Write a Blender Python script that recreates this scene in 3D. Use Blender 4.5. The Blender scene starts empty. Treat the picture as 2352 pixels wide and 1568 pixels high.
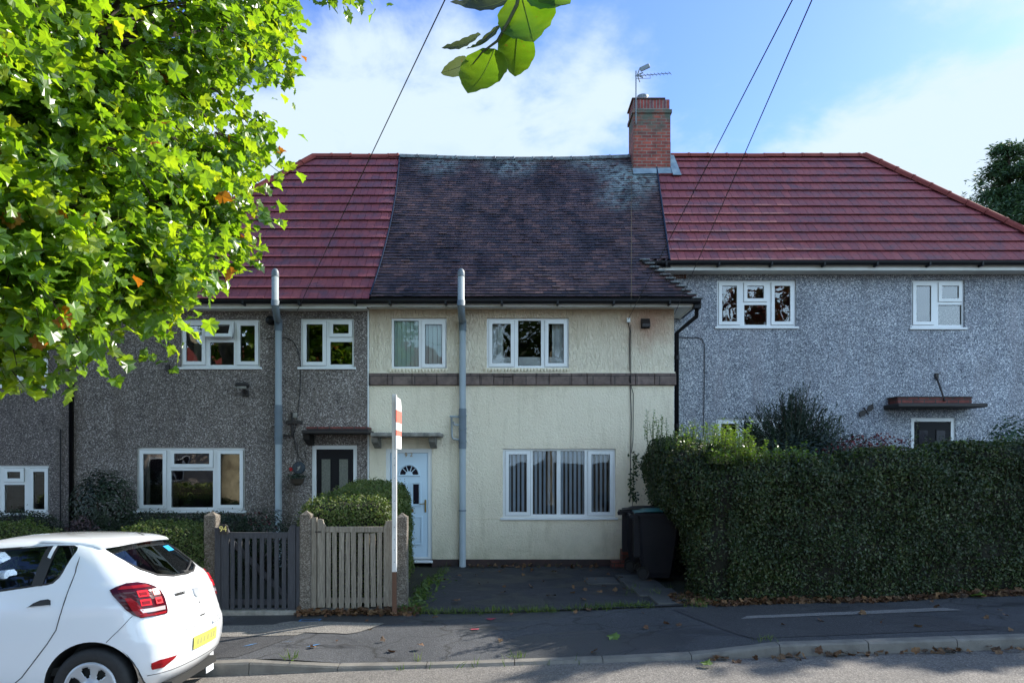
import bpy, bmesh, math, random
import numpy as np
from mathutils import Vector, Matrix, Euler
R = math.radians
C = bpy.context.scene.collection
sc = bpy.context.scene
rnd = random.Random(7)
F = 1600.0; CX = 1176.0; HY = 1060.0; CZ = 1.95      # pinhole of the photograph (2352 px wide)
def X_(px, Y): return (px - CX) * Y / F
def Z_(py, Y): return CZ - (py - HY) * Y / F

# ---------------------------------------------------------------- camera, sky, sun, exposure
cam_d = bpy.data.cameras.new('camera'); cam = bpy.data.objects.new('camera', cam_d); C.objects.link(cam)
cam.location = (0, 0, CZ); cam.rotation_euler = (R(90), 0, 0)
cam_d.lens = 36 * F / 2352; cam_d.sensor_width = 36; cam_d.shift_y = (HY - 784) / 2352
cam_d.clip_start = 0.05; cam_d.clip_end = 3000
sc.camera = cam
SUN_EL, SUN_AZ = R(34), R(56)          # azimuth from +Y towards +X
w = bpy.data.worlds.new('World'); sc.world = w; w.use_nodes = True
nt = w.node_tree; nt.nodes.clear()
out = nt.nodes.new('ShaderNodeOutputWorld'); bg = nt.nodes.new('ShaderNodeBackground')
sky = nt.nodes.new('ShaderNodeTexSky'); sky.sky_type = 'NISHITA'; sky.sun_disc = False
sky.sun_elevation = SUN_EL; sky.sun_rotation = SUN_AZ; sky.ozone_density = 2.2; sky.dust_density = 0.4
tc = nt.nodes.new('ShaderNodeTexCoord'); sep = nt.nodes.new('ShaderNodeSeparateXYZ')
nt.links.new(tc.outputs['Generated'], sep.inputs[0])
def wmath(op, a, b=None):
    n = nt.nodes.new('ShaderNodeMath'); n.operation = op
    for i, v in enumerate((a, b)):
        if v is None: continue
        if isinstance(v, (int, float)): n.inputs[i].default_value = v
        else: nt.links.new(v, n.inputs[i])
    return n.outputs[0]
den = wmath('ADD', wmath('MAXIMUM', sep.outputs[2], 0.0), 0.28)
cu = wmath('DIVIDE', sep.outputs[0], den); cv = wmath('DIVIDE', sep.outputs[1], den)
comb = nt.nodes.new('ShaderNodeCombineXYZ')
SEED = 7.3
nt.links.new(cu, comb.inputs[0]); nt.links.new(cv, comb.inputs[1]); comb.inputs[2].default_value = SEED
def wnoise(scale, detail, rough, dist):
    n = nt.nodes.new('ShaderNodeTexNoise'); n.inputs['Scale'].default_value = scale
    n.inputs['Detail'].default_value = detail; n.inputs['Roughness'].default_value = rough
    n.inputs['Distortion'].default_value = dist; nt.links.new(comb.outputs[0], n.inputs['Vector']); return n.outputs[0]
n1 = wnoise(1.7, 10, 0.52, 0.15); n2 = wnoise(5.5, 8, 0.6, 0.3)
cl = wmath('ADD', wmath('MULTIPLY', n1, 0.76), wmath('MULTIPLY', n2, 0.24))
# more cloud low in the sky, clearer overhead
cl = wmath('ADD', cl, wmath('MULTIPLY', wmath('SUBTRACT', 0.36, sep.outputs[2]), 0.34))
cl = wmath('ADD', cl, wmath('MULTIPLY', wmath('MAXIMUM', wmath('SUBTRACT', sep.outputs[0], 0.18), 0.0), 0.30))
cr = nt.nodes.new('ShaderNodeValToRGB'); cr.color_ramp.interpolation = 'EASE'

cr.color_ramp.elements[0].position = 0.405; cr.color_ramp.elements[1].position = 0.525
nt.links.new(cl, cr.inputs[0])
mixw = nt.nodes.new('ShaderNodeMix'); mixw.data_type = 'RGBA'
tint = nt.nodes.new('ShaderNodeMix'); tint.data_type = 'RGBA'; tint.blend_type = 'MULTIPLY'; tint.inputs[0].default_value = 1
nt.links.new(sky.outputs[0], tint.inputs[6]); tint.inputs[7].default_value = (0.70, 0.86, 1.25, 1)
nt.links.new(tint.outputs[2], mixw.inputs[6])
# clouds behind the camera made brighter and bluer to fill the shaded fronts
cf_ = nt.nodes.new('ShaderNodeMapRange'); cf_.inputs[1].default_value = .25; cf_.inputs[2].default_value = -.6; cf_.inputs[3].default_value = 0.0; cf_.inputs[4].default_value = 1.0; cf_.interpolation_type = 'SMOOTHSTEP'
nt.links.new(sep.outputs[1], cf_.inputs[0])
cc_ = nt.nodes.new('ShaderNodeMix'); cc_.data_type = 'RGBA'; cc_.inputs[6].default_value = (3.65, 4.40, 5.1, 1); cc_.inputs[7].default_value = (8.0, 11.2, 14.4, 1)
nt.links.new(cf_.outputs[0], cc_.inputs[0]); nt.links.new(cc_.outputs[2], mixw.inputs[7])
nt.links.new(wmath('MULTIPLY', cr.outputs[0], wmath('MINIMUM', 0.97, wmath('ADD', 0.66, wmath('MULTIPLY', n2, 0.68)))), mixw.inputs[0])
nt.links.new(mixw.outputs[2], bg.inputs[0]); bg.inputs[1].default_value = 0.10
nt.links.new(bg.outputs[0], out.inputs[0])
sun_d = bpy.data.lights.new('sun', 'SUN'); sun = bpy.data.objects.new('sun', sun_d); C.objects.link(sun)
sun_d.energy = 4.6; sun_d.angle = R(0.5); sun_d.color = (1.0, 0.94, 0.84)
sd = Vector((math.sin(SUN_AZ) * math.cos(SUN_EL), math.cos(SUN_AZ) * math.cos(SUN_EL), math.sin(SUN_EL)))
sun.rotation_euler = sd.to_track_quat('Z', 'Y').to_euler(); sun.location = (20, 20, 20)
vs = sc.view_settings; vs.view_transform = 'Standard'; vs.look = 'None'; vs.gamma = 1; vs.exposure = 1.12

# ---------------------------------------------------------------- materials
class NB:
    def __init__(s, name):
        s.m = bpy.data.materials.new(name); s.m.use_nodes = True; s.t = s.m.node_tree
        s.b = s.t.nodes['Principled BSDF']; s.o = s.t.nodes['Material Output']; s._c = None
    def n(s, typ, **kw):
        x = s.t.nodes.new(typ)
        for k, v in kw.items(): setattr(x, k, v)
        return x
    def l(s, a, b): s.t.links.new(a, b)
    def co(s):
        if s._c is None: s._c = s.n('ShaderNodeTexCoord').outputs['Object']
        return s._c
    def noise(s, scale, detail=3, rough=.55, dist=0, vec=None, sc3=None):
        x = s.n('ShaderNodeTexNoise'); v = vec or s.co()
        if sc3:
            mp = s.n('ShaderNodeMapping'); mp.inputs['Scale'].default_value = sc3; s.l(v, mp.inputs[0]); v = mp.outputs[0]
        x.inputs['Scale'].default_value = scale; x.inputs['Detail'].default_value = detail
        x.inputs['Roughness'].default_value = rough; x.inputs['Distortion'].default_value = dist
        s.l(v, x.inputs['Vector']); return x.outputs[0]
    def ramp(s, fac, stops, interp='LINEAR'):
        x = s.n('ShaderNodeValToRGB'); e = x.color_ramp.elements; x.color_ramp.interpolation = interp
        while len(e) < len(stops): e.new(0.5)
        for i, (p, c) in enumerate(stops):
            e[i].position = p
            if isinstance(c, (int, float)): c = (c, c, c)
            e[i].color = (*c, 1)
        s.l(fac, x.inputs[0]); return x.outputs[0]
    def mix(s, fac, a, b, mode='MIX'):
        x = s.n('ShaderNodeMix'); x.data_type = 'RGBA'; x.blend_type = mode
        for i, v in ((0, fac), (6, a), (7, b)):
            if isinstance(v, (int, float)): x.inputs[i].default_value = v
            elif isinstance(v, tuple): x.inputs[i].default_value = (*v, 1)
            else: s.l(v, x.inputs[i])
        return x.outputs[2]
    def math(s, op, a, b=None, clamp=False):
        x = s.n('ShaderNodeMath'); x.operation = op; x.use_clamp = clamp
        for i, v in enumerate((a, b)):
            if v is None: continue
            if isinstance(v, (int, float)): x.inputs[i].default_value = v
            else: s.l(v, x.inputs[i])
        return x.outputs[0]
    def xyz(s):
        x = s.n('ShaderNodeSeparateXYZ'); s.l(s.co(), x.inputs[0]); return x.outputs
    def island(s): return s.n('ShaderNodeNewGeometry').outputs['Random Per Island']
    def color(s, c):
        if isinstance(c, tuple): s.b.inputs['Base Color'].default_value = (*c, 1)
        else: s.l(c, s.b.inputs['Base Color'])
    def rough(s, r):
        if isinstance(r, (int, float)): s.b.inputs['Roughness'].default_value = r
        else: s.l(r, s.b.inputs['Roughness'])
    def bump(s, h, strength=.5, dist=.01):
        x = s.n('ShaderNodeBump'); x.inputs['Strength'].default_value = strength; x.inputs['Distance'].default_value = dist
        s.l(h, x.inputs['Height']); s.l(x.outputs[0], s.b.inputs['Normal'])

def simple(name, c, rough=.5, metal=0, c2=None, scale=4, detail=4, bump=0, bscale=60, spec=.5, coat=0, sc3=None):
    nb = NB(name)
    if c2: nb.color(nb.ramp(nb.noise(scale, detail, .6, sc3=sc3), [(.3, c), (.7, c2)]))
    else: nb.color(c)
    nb.rough(rough); nb.b.inputs['Metallic'].default_value = metal; nb.b.inputs['Specular IOR Level'].default_value = spec
    nb.b.inputs['Coat Weight'].default_value = coat
    if bump: nb.bump(nb.noise(bscale, 3, .6), bump, .01)
    return nb.m

def pebble(name, dark, mid, light, stain):
    nb = NB(name)
    v = nb.n('ShaderNodeTexVoronoi'); v.inputs['Scale'].default_value = 62; nb.l(nb.co(), v.inputs['Vector'])
    sx = nb.n('ShaderNodeSeparateColor'); nb.l(v.outputs['Color'], sx.inputs[0])
    a = nb.math('ADD', nb.math('MULTIPLY', sx.outputs[0], .55), nb.math('MULTIPLY', nb.noise(40, 3, .7), .45))
    col = nb.ramp(a, [(.22, dark), (.45, mid), (.62, mid), (.78, light)])
    big = nb.ramp(nb.noise(.55, 5, .6, .4), [(.3, 1.0), (.7, .72)])
    col = nb.mix(1, col, big, 'MULTIPLY')
    run = nb.ramp(nb.noise(1.2, 4, .6, sc3=(2.2, 1, .35)), [(.50, 0.0), (.72, 1.0)])
    col = nb.mix(nb.math('MULTIPLY', run, .4), col, stain)
    col = nb.mix(.55, col, nb.ramp(nb.noise(2.3, 6, .7, .3, sc3=(1, 1, .6)), [(.32, .6), (.5, 1.0), (.68, 1.3)]), 'MULTIPLY')
    nb.color(col); nb.rough(.85); nb.bump(nb.math('ADD', v.outputs['Distance'], nb.noise(60, 2)), .55, .012)
    return nb.m

def render_mat(name, comb):
    nb = NB(name); z = nb.xyz()[2]
    base = nb.ramp(nb.noise(.8, 6, .6, .3), [(.28, (.80, .70, .53)), (.72, (.90, .81, .62))])
    st = nb.ramp(nb.noise(1.6, 5, .65, sc3=(3.0, 1, .5)), [(.52, 0.0), (.75, 1.0)])
    base = nb.mix(nb.math('MULTIPLY', st, .45), base, (.52, .44, .29))
    # dirt washed down from the eaves and splashed up from the ground
    if comb:
        up = nb.n('ShaderNodeMapRange'); up.inputs[1].default_value = 4.05; up.inputs[2].default_value = 4.85
        nb.l(z, up.inputs[0])
        base = nb.mix(nb.math('MULTIPLY', up.outputs[0], .65), base, (.40, .26, .155))
        d = nb.n('ShaderNodeVectorMath'); d.operation = 'DISTANCE'; nb.l(nb.co(), d.inputs[0]); d.inputs[1].default_value = (2.6, 0, 4.6)
        rust = nb.ramp(nb.math('ADD', d.outputs['Value'], nb.math('MULTIPLY', nb.noise(3, 3), .7)), [(.45, 1.0), (1.15, 0.0)])
        base = nb.mix(nb.math('MULTIPLY', rust, .6), base, (.38, .15, .09))
    else:
        dn = nb.n('ShaderNodeMapRange'); dn.inputs[1].default_value = .75; dn.inputs[2].default_value = .0; nb.l(z, dn.inputs[0])
        base = nb.mix(nb.math('MULTIPLY', nb.math('MULTIPLY', dn.outputs[0], nb.noise(4, 4)), 1.0), base, (.32, .30, .18))
    nb.color(base); nb.rough(.85)
    h = nb.noise(26, 3, .6, 1.2, sc3=(1.0, 1, .33) if comb else (1, 1, .75))
    h2 = nb.noise(60, 2, .5)
    nb.bump(nb.math('ADD', h, nb.math('MULTIPLY', h2, .3)), 1.0 if comb else .75, .06 if comb else .04)
    return nb.m

def tile_mat(name, cols, patch, patchcol, scale, lichen=False, rough=.6):
    nb = NB(name)
    n = len(cols)
    c = nb.ramp(nb.island(), [(i / max(1, n - 1), k) for i, k in enumerate(cols)])
    p = nb.ramp(nb.noise(scale, 5, .6, .5), [(patch, 0.0), (patch + .2, 1.0)])
    c = nb.mix(nb.math('MULTIPLY', p, .8), c, patchcol)
    c = nb.mix(.35, c, nb.ramp(nb.noise(22, 4, .6), [(.3, .25), (.7, 1.3)]), 'MULTIPLY')
    if lichen:
        for ctr, rad, amt in (((2.75, 2.9, 8.3), 1.5, .8), ((1.9, 3.4, 9.0), 1.3, .45), ((.0, 3.3, 9.0), 1.5, .5), ((-1.7, 3.2, 8.9), 1.2, .35), ((2.4, 2.3, 7.6), 1.2, .45)):
            d = nb.n('ShaderNodeVectorMath'); d.operation = 'DISTANCE'; nb.l(nb.co(), d.inputs[0]); d.inputs[1].default_value = ctr
            m = nb.math('MULTIPLY', nb.ramp(d.outputs['Value'], [(rad * .15, 1.0), (min(.99, rad * .62), 0.0)]),
                        nb.ramp(nb.noise(7, 6, .72, .6), [(.40, 0.0), (.54, 1.0)]))
            c = nb.mix(nb.math('MULTIPLY', m, amt), c, (.34, .45, .46))
        c = nb.mix(nb.math('MULTIPLY', nb.ramp(nb.noise(30, 3, .7), [(.66, 0.0), (.74, 1.0)]), .55), c, (.30, .36, .34))
        # streaky moss
        c = nb.mix(nb.math('MULTIPLY', nb.ramp(nb.noise(1.5, 6, .65, .4, sc3=(1.5, .5, .5)), [(.48, 0.0), (.64, 1.0)]), 1.0), c, (.36, .36, .38), 'MULTIPLY')
    nb.color(c); nb.rough(rough); nb.bump(nb.noise(70, 3, .6), .3, .01)
    return nb.m

def leaf_mat(name, cols, trans=(.3, .5, .03), tw=.45, rough=.38, spec=.5):
    nb = NB(name); n = len(cols)
    c = nb.ramp(nb.island(), [(i / max(1, n - 1), k) for i, k in enumerate(cols)])
    c = nb.mix(.8, c, nb.ramp(nb.noise(1.7, 4, .6), [(.3, (.55, .62, .6)), (.5, (.95, .95, .9)), (.7, (1.5, 1.35, 1.1))]), 'MULTIPLY')
    nb.color(c); nb.rough(rough); nb.b.inputs['Specular IOR Level'].default_value = spec
    tr = nb.n('ShaderNodeBsdfTranslucent'); nb.l(nb.mix(1, c, trans, 'MULTIPLY'), tr.inputs[0])
    mx = nb.n('ShaderNodeMixShader'); mx.inputs[0].default_value = tw
    nb.l(nb.b.outputs[0], mx.inputs[1]); nb.l(tr.outputs[0], mx.inputs[2]); nb.l(mx.outputs[0], nb.o.inputs[0])
    return nb.m

def glass_mat(name, ior=1.9, tint=(.75, .82, .85), wave=.02, gl=(1, 1, 1)):
    nb = NB(name); t = nb.t; t.nodes.remove(nb.b)
    fr = nb.n('ShaderNodeFresnel'); fr.inputs[0].default_value = ior
    tr = nb.n('ShaderNodeBsdfTransparent'); tr.inputs[0].default_value = (*tint, 1)
    g = nb.n('ShaderNodeBsdfGlossy'); g.inputs['Roughness'].default_value = .0; g.inputs[0].default_value = (*gl, 1)
    if wave:
        bp = nb.n('ShaderNodeBump'); bp.inputs['Strength'].default_value = wave; bp.inputs['Distance'].default_value = .05
        nb.l(nb.noise(3.2, 1, .4), bp.inputs['Height']); nb.l(bp.outputs[0], g.inputs['Normal'])
    mx = nb.n('ShaderNodeMixShader'); nb.l(fr.outputs[0], mx.inputs[0]); nb.l(tr.outputs[0], mx.inputs[1]); nb.l(g.outputs[0], mx.inputs[2])
    nb.l(mx.outputs[0], nb.o.inputs[0]); return nb.m

def brick_mat(name, c1, c2, mortar, bw=.225, bh=.075, moss=None, coords='xz'):
    nb = NB(name); s = nb.xyz(); cb = nb.n('ShaderNodeCombineXYZ')
    nb.l(nb.math('ADD', s[0], s[1]), cb.inputs[0]); nb.l(s[2], cb.inputs[1])
    b = nb.n('ShaderNodeTexBrick'); nb.l(cb.outputs[0], b.inputs['Vector']); b.inputs['Scale'].default_value = 1
    b.inputs['Brick Width'].default_value = bw; b.inputs['Row Height'].default_value = bh; b.inputs['Mortar Size'].default_value = .010
    b.inputs['Color1'].default_value = (*c1, 1); b.inputs['Color2'].default_value = (*c2, 1); b.inputs['Mortar'].default_value = (*mortar, 1)
    c = nb.mix(.75, b.outputs[0], nb.ramp(nb.noise(7, 5, .65), [(.3, .40), (.7, 1.35)]), 'MULTIPLY')
    if moss:
        m = nb.math('MULTIPLY', nb.ramp(s[2], [(0, 0.0), (1, 1.0)]), 1)
        mr = nb.n('ShaderNodeMapRange'); mr.inputs[1].default_value = moss[0]; mr.inputs[2].default_value = moss[1]; nb.l(s[2], mr.inputs[0])
        c = nb.mix(nb.math('MULTIPLY', mr.outputs[0], nb.ramp(nb.noise(4, 4, .6), [(.35, 0.0), (.6, .9)])), c, (.07, .10, .075))
    nb.color(c); nb.rough(.85)
    nb.bump(nb.math('ADD', nb.math('MULTIPLY', b.outputs['Fac'], -1), nb.math('MULTIPLY', nb.noise(50, 3), .4)), .6, .01)
    return nb.m

def asphalt_mat(name, c1, c2, agg=.35, damp=.5, dampcol=(.03, .033, .038), crack=False, wet=.5):
    nb = NB(name)
    c = nb.ramp(nb.noise(.9, 5, .6, .3), [(.3, c1), (.7, c2)])
    v = nb.n('ShaderNodeTexVoronoi'); v.inputs['Scale'].default_value = 85; nb.l(nb.co(), v.inputs['Vector'])
    sx = nb.n('ShaderNodeSeparateColor'); nb.l(v.outputs['Color'], sx.inputs[0])
    c = nb.mix(agg, c, nb.ramp(sx.outputs[0], [(.0, .2), (.5, .8), (.9, 1.6), (1, 2.2)]), 'MULTIPLY')
    d = nb.ramp(nb.noise(.75, 5, .6, .8, sc3=(.6, 1.4, 1)), [(damp, 0.0), (damp + .06, 1.0)])
    c = nb.mix(nb.math('MULTIPLY', d, .65), c, dampcol)
    sp = nb.ramp(nb.noise(13, 2, .5), [(.72, 0.0), (.76, 1.0)])
    c = nb.mix(nb.math('MULTIPLY', sp, .35), c, (.16, .15, .13))
    if crack:
        vc = nb.n('ShaderNodeTexVoronoi'); vc.feature = 'DISTANCE_TO_EDGE'; vc.inputs['Scale'].default_value = .55
        nx = nb.n('ShaderNodeTexNoise'); nx.inputs['Scale'].default_value = 2.5; nb.l(nb.co(), nx.inputs['Vector'])
        va = nb.n('ShaderNodeVectorMath'); va.operation = 'MULTIPLY_ADD'; nb.l(nx.outputs['Color'], va.inputs[0]); va.inputs[1].default_value = (.7, .7, 0); nb.l(nb.co(), va.inputs[2])
        nb.l(va.outputs[0], vc.inputs['Vector'])
        c = nb.mix(nb.ramp(vc.outputs['Distance'], [(.0, .85), (.014, 0.0)]), c, (.012, .012, .012))
    nb.color(c); nb.rough(nb.ramp(d, [(0, .9), (1, wet)])); nb.bump(nb.math('ADD', v.outputs['Distance'], nb.noise(150, 2)), .6, .006)
    return nb.m

M = {}
M['asphalt_road'] = asphalt_mat('road_asphalt', (.13, .12, .11), (.175, .16, .145), .55, .68)
M['asphalt_pave'] = asphalt_mat('pavement_asphalt', (.040, .043, .048), (.066, .068, .074), .45, .50, (.035, .036, .038), True)
M['asphalt_patch'] = asphalt_mat('patch_asphalt', (.036, .036, .040), (.052, .052, .054), .4, .56, (.03, .03, .03))
M['asphalt_light'] = asphalt_mat('light_patch', (.15, .14, .125), (.20, .185, .165), .45, .64)
M['asphalt_drive'] = asphalt_mat('drive_asphalt', (.028, .029, .033), (.044, .044, .047), .5, .50, (.018, .02, .018), True, .6)
M['strip'] = asphalt_mat('pale_strip', (.16, .155, .15), (.21, .2, .19), .3, .68)
M['kerb'] = simple('kerb_concrete', (.13, .12, .105), .85, 0, (.21, .195, .17), 5, 5, .5, 90)
M['flag'] = simple('flag_stone', (.06, .06, .055), .85, 0, (.10, .098, .09), 3, 5, .4, 60)
M['soil'] = simple('soil', (.018, .016, .011), .95, 0, (.035, .035, .016), 3, 6, .8, 40)
M['lawn'] = simple('lawn', (.035, .06, .014), .95, 0, (.06, .10, .022), 8, 6, .8, 90)
M['peb_left'] = pebble('pebbledash_warm', (.055, .045, .042), (.20, .17, .15), (.58, .52, .48), (.12, .092, .07))
M['peb_far'] = pebble('pebbledash_brown', (.05, .043, .038), (.16, .135, .125), (.44, .38, .35), (.11, .085, .065))
M['peb_right'] = pebble('pebbledash_blue', (.06, .068, .09), (.30, .325, .365), (.84, .85, .86), (.28, .26, .27))
M['cream_up'] = render_mat('cream_render_combed', True)
M['cream_lo'] = render_mat('cream_render_stippled', False)
M['stone_band'] = brick_mat('stone_band', (.13, .092, .078), (.19, .14, .12), (.07, .055, .05), .42, .21)
M['brick'] = brick_mat('chimney_brick', (.37, .075, .045), (.19, .042, .035), (.22, .17, .14), moss=(9.45, 9.8))
M['brick_top'] = brick_mat('chimney_soldier_brick', (.30, .06, .045), (.12, .05, .06), (.2, .18, .16), .075, .225)
M['brick_dark'] = brick_mat('dark_brick', (.20, .05, .038), (.11, .035, .03), (.05, .045, .04))
M['red_tile'] = tile_mat('red_concrete_tile', [(.27, .062, .066), (.24, .056, .062), (.29, .070, .070), (.20, .052, .062), (.26, .060, .064)], .49, (.12, .060, .080), 2.6)
M['old_tile'] = tile_mat('old_clay_tile', [(.105, .058, .056), (.060, .040, .046), (.16, .085, .075), (.040, .030, .036), (.085, .052, .054)], .50, (.040, .032, .038), 1.1, True, .55)
M['red_ridge'] = simple('ridge_tile_red', (.17, .042, .038), .9, 0, (.22, .06, .05), 6, 4, .2, 60, spec=.1)
M['old_ridge'] = simple('ridge_tile_old', (.07, .048, .052), .9, 0, (.19, .24, .25), 9, 6, .4, 60, spec=.2)
M['under'] = simple('roof_underlay', (.012, .01, .012), .9)
M['upvc'] = simple('white_upvc', (.78, .80, .80), .32, 0, (.70, .72, .71), 1.2, 3)
M['fascia'] = simple('white_fascia', (.70, .70, .66), .45, 0, (.56, .55, .50), 1.5, 4)
M['black_pl'] = simple('black_plastic', (.008, .008, .010), .45, spec=.25)
M['black_rough'] = simple('black_iron', (.014, .012, .012), .6, 0, (.03, .022, .018), 20, 3)
M['glass'] = glass_mat('window_glass', 2.25, (.9, .95, .96), .035)
M['glass_soft'] = glass_mat('softly_reflecting_glass', 1.62, (.95, .97, .98), .03)
M['seal'] = simple('rubber_seal', (.02, .02, .02), .6)
M['grey_pipe'] = simple('grey_soil_pipe', (.30, .345, .36), .42, 0, (.36, .40, .41), 1.5, 4)
M['grey_pipe_dk'] = simple('grey_soil_pipe_fitting', (.15, .18, .20), .45)
M['lead'] = simple('lead_flashing', (.12, .17, .21), .55, .0, (.26, .34, .38), 5, 5, .3, 30)
M['trim_dark'] = simple('dark_dry_verge', (.030, .040, .065), 1.0, spec=0)
M['cable_mat'] = simple('aerial_flex', (.10, .09, .07), 1.0, spec=0)
M['plinth'] = simple('black_plinth', (.022, .018, .018), .8, 0, (.06, .03, .026), 5, 4, .3, 40)
M['curtain'] = simple('net_curtain', (.62, .66, .64), .9, 0, (.45, .48, .47), 4, 3)
M['blind_green'] = simple('green_blind', (.50, .64, .58), .8)
M['blind_blue'] = simple('blue_grey_blind', (.42, .52, .62), .75, 0, (.52, .60, .68), 2, 2)
M['dark_room'] = simple('dark_interior', (.03, .028, .025), .9)
M['black_door'] = simple('black_door', (.012, .012, .014), .5, spec=.15)
M['door_glass'] = simple('obscured_glass', (.10, .11, .095), .25, 0, (.17, .18, .15), 30, 3, .5, 40)
M['door_glass_dk'] = simple('dark_door_glass', (.015, .013, .02), .12, spec=.2)
M['white_door'] = simple('white_door', (.58, .71, .80), .35, spec=.3)  # white door; the blue of the shade is put into its colour
M['brass'] = simple('brass', (.38, .26, .09), .35, .9)
M['chrome'] = simple('chrome', (.7, .7, .7), .15, 1)
M['concrete'] = NB('exposed_aggregate').m
def _conc(m, a, b, c):
    nb = NB('aggregate_concrete')
    v = nb.n('ShaderNodeTexVoronoi'); v.inputs['Scale'].default_value = 85; nb.l(nb.co(), v.inputs['Vector'])
    sx = nb.n('ShaderNodeSeparateColor'); nb.l(v.outputs['Color'], sx.inputs[0])
    col = nb.ramp(sx.outputs[0], [(.1, a), (.6, b), (.95, c)])
    col = nb.mix(.5, col, nb.ramp(nb.noise(6, 4), [(.3, .5), (.7, 1.2)]), 'MULTIPLY')
    nb.color(col); nb.rough(.9); nb.bump(v.outputs['Distance'], .7, .01); return nb.m
M['concrete'] = _conc(None, (.085, .068, .052), (.15, .125, .10), (.27, .24, .20))
M['slab'] = simple('canopy_concrete', (.13, .125, .11), .9, 0, (.34, .32, .28), 9, 6, .6, 50)
def wood(name, a, b, c):
    nb = NB(name)
    g = nb.noise(7, 6, .7, 1.5, sc3=(9, 9, .55))
    col = nb.ramp(g, [(.25, a), (.5, b), (.75, c)])
    k = nb.n('ShaderNodeTexVoronoi'); k.inputs['Scale'].default_value = 2.6; nb.l(nb.co(), k.inputs['Vector'])
    col = nb.mix(nb.ramp(k.outputs['Distance'], [(.05, .9), (.09, 0.0)]), col, tuple(x * .25 for x in a))
    col = nb.mix(.5, col, nb.ramp(nb.island(), [(0, .6), (1, 1.25)]), 'MULTIPLY')
    nb.color(col); nb.rough(.85); nb.bump(g, .6, .008); return nb.m
M['wood_old'] = wood('weathered_wood', (.075, .060, .046), (.21, .18, .14), (.38, .34, .28))
M['wood_dark'] = wood('dark_stained_wood', (.022, .022, .026), (.045, .045, .052), (.075, .073, .080))
M['bark'] = simple('plane_bark', (.14, .12, .08), .9, 0, (.42, .39, .27), 3, 5, .6, 14)
M['twig'] = simple('twig', (.05, .035, .022), .8)
M['twig_green'] = simple('green_twig', (.08, .09, .03), .7)
M['plane_leaf'] = leaf_mat('plane_leaf', [(.07, .15, .030), (.10, .21, .030), (.14, .27, .028), (.08, .17, .032), (.19, .30, .03), (.11, .22, .03), (.22, .29, .03)], (2.7, 2.35, .5), .50, .30, .9)
M['plane_leaf_dry'] = leaf_mat('dry_plane_leaf', [(.35, .10, .015), (.45, .20, .02), (.25, .08, .02)], (1.3, 1.1, .6), .4, .6)
M['far_leaf'] = leaf_mat('tree_leaf', [(.03, .06, .015), (.045, .085, .02), (.06, .10, .02)], (1.5, 1.6, .6), .35, .5)
M['red_leaf'] = leaf_mat('copper_leaf', [(.05, .05, .02), (.10, .03, .02), (.14, .03, .025), (.05, .07, .02)], (1.5, 1.3, .8), .35, .5)
M['privet'] = leaf_mat('privet_leaf', [(.018, .036, .014), (.028, .052, .017), (.042, .070, .020), (.024, .042, .017), (.085, .11, .045), (.05, .042, .022)], (1.5, 1.7, .5), .22, .42, .4)
M['privet_light'] = leaf_mat('privet_young_leaf', [(.08, .16, .03), (.12, .20, .035), (.16, .23, .05)], (1.6, 1.7, .5), .35, .35)
M['box_leaf'] = leaf_mat('small_hedge_leaf', [(.055, .090, .022), (.085, .13, .032), (.12, .165, .05), (.20, .20, .10)], (1.4, 1.5, .5), .28, .5, .3)
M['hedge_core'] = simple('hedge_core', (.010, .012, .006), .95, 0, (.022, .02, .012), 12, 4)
M['conifer'] = leaf_mat('conifer_needle', [(.025, .058, .028), (.038, .082, .036), (.06, .11, .045)], (1.3, 1.5, .6), .2, .5)
M['spruce'] = leaf_mat('dark_needle', [(.010, .026, .014), (.018, .038, .02), (.026, .05, .026)], (1.2, 1.3, .8), .15, .6)
M['shrub_dark'] = leaf_mat('dark_shrub_leaf', [(.010, .022, .012), (.018, .035, .016), (.026, .045, .02)], (1.2, 1.4, .6), .2, .4)
M['berry'] = leaf_mat('berry_red', [(.10, .006, .010), (.16, .010, .014), (.06, .008, .010)], (1, .6, .6), .1, .4)
M['hydrangea'] = leaf_mat('faded_flower', [(.09, .055, .07), (.13, .085, .09), (.06, .045, .055)], (1, 1, 1), .2, .8)
M['grass'] = leaf_mat('grass_blade', [(.05, .095, .018), (.08, .14, .025), (.13, .17, .04)], (1.4, 1.5, .5), .35, .5)
M['litter'] = leaf_mat('dead_leaf', [(.14, .065, .03), (.09, .045, .025), (.20, .11, .05), (.06, .035, .02)], (1, 1, 1), .1, .8)
M['car_paint'] = simple('white_car_paint', (.78, .80, .83), .28, 0, spec=.5, coat=1.0)
M['car_glass'] = glass_mat('car_glass', 1.7, (.48, .58, .70), 0)
M['tyre'] = simple('tyre_rubber', (.012, .012, .013), .7, 0, (.02, .02, .02), 30, 3)
M['wheel_cover'] = simple('silver_wheel_cover', (.46, .48, .51), .35, .35)
M['red_lens'] = simple('red_lens', (.24, .005, .010), .2, spec=.3)
M['red_lens_dk'] = simple('dark_red_lens', (.05, .003, .008), .1, spec=.4)
M['red_bright'] = simple('bright_red_lens', (.85, .02, .035), .3, spec=.2)
M['clear_lens'] = simple('clear_lens', (.62, .50, .50), .15, .3, coat=1)
M['seat'] = simple('blue_grey_seat', (.03, .045, .09), .9)
M['plate_yellow'] = simple('yellow_plate', (.56, .52, .10), .45, 0, (.45, .42, .10), 14, 2)
M['plate_dim'] = simple('smudged_plate_mark', (.34, .33, .12), .6)
M['sticker'] = simple('blue_sticker', (.02, .30, .62), .4)
M['sign_white'] = simple('white_board', (.82, .82, .80), .5)
M['sign_red'] = simple('red_board_band', (.66, .17, .12), .5)
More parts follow.
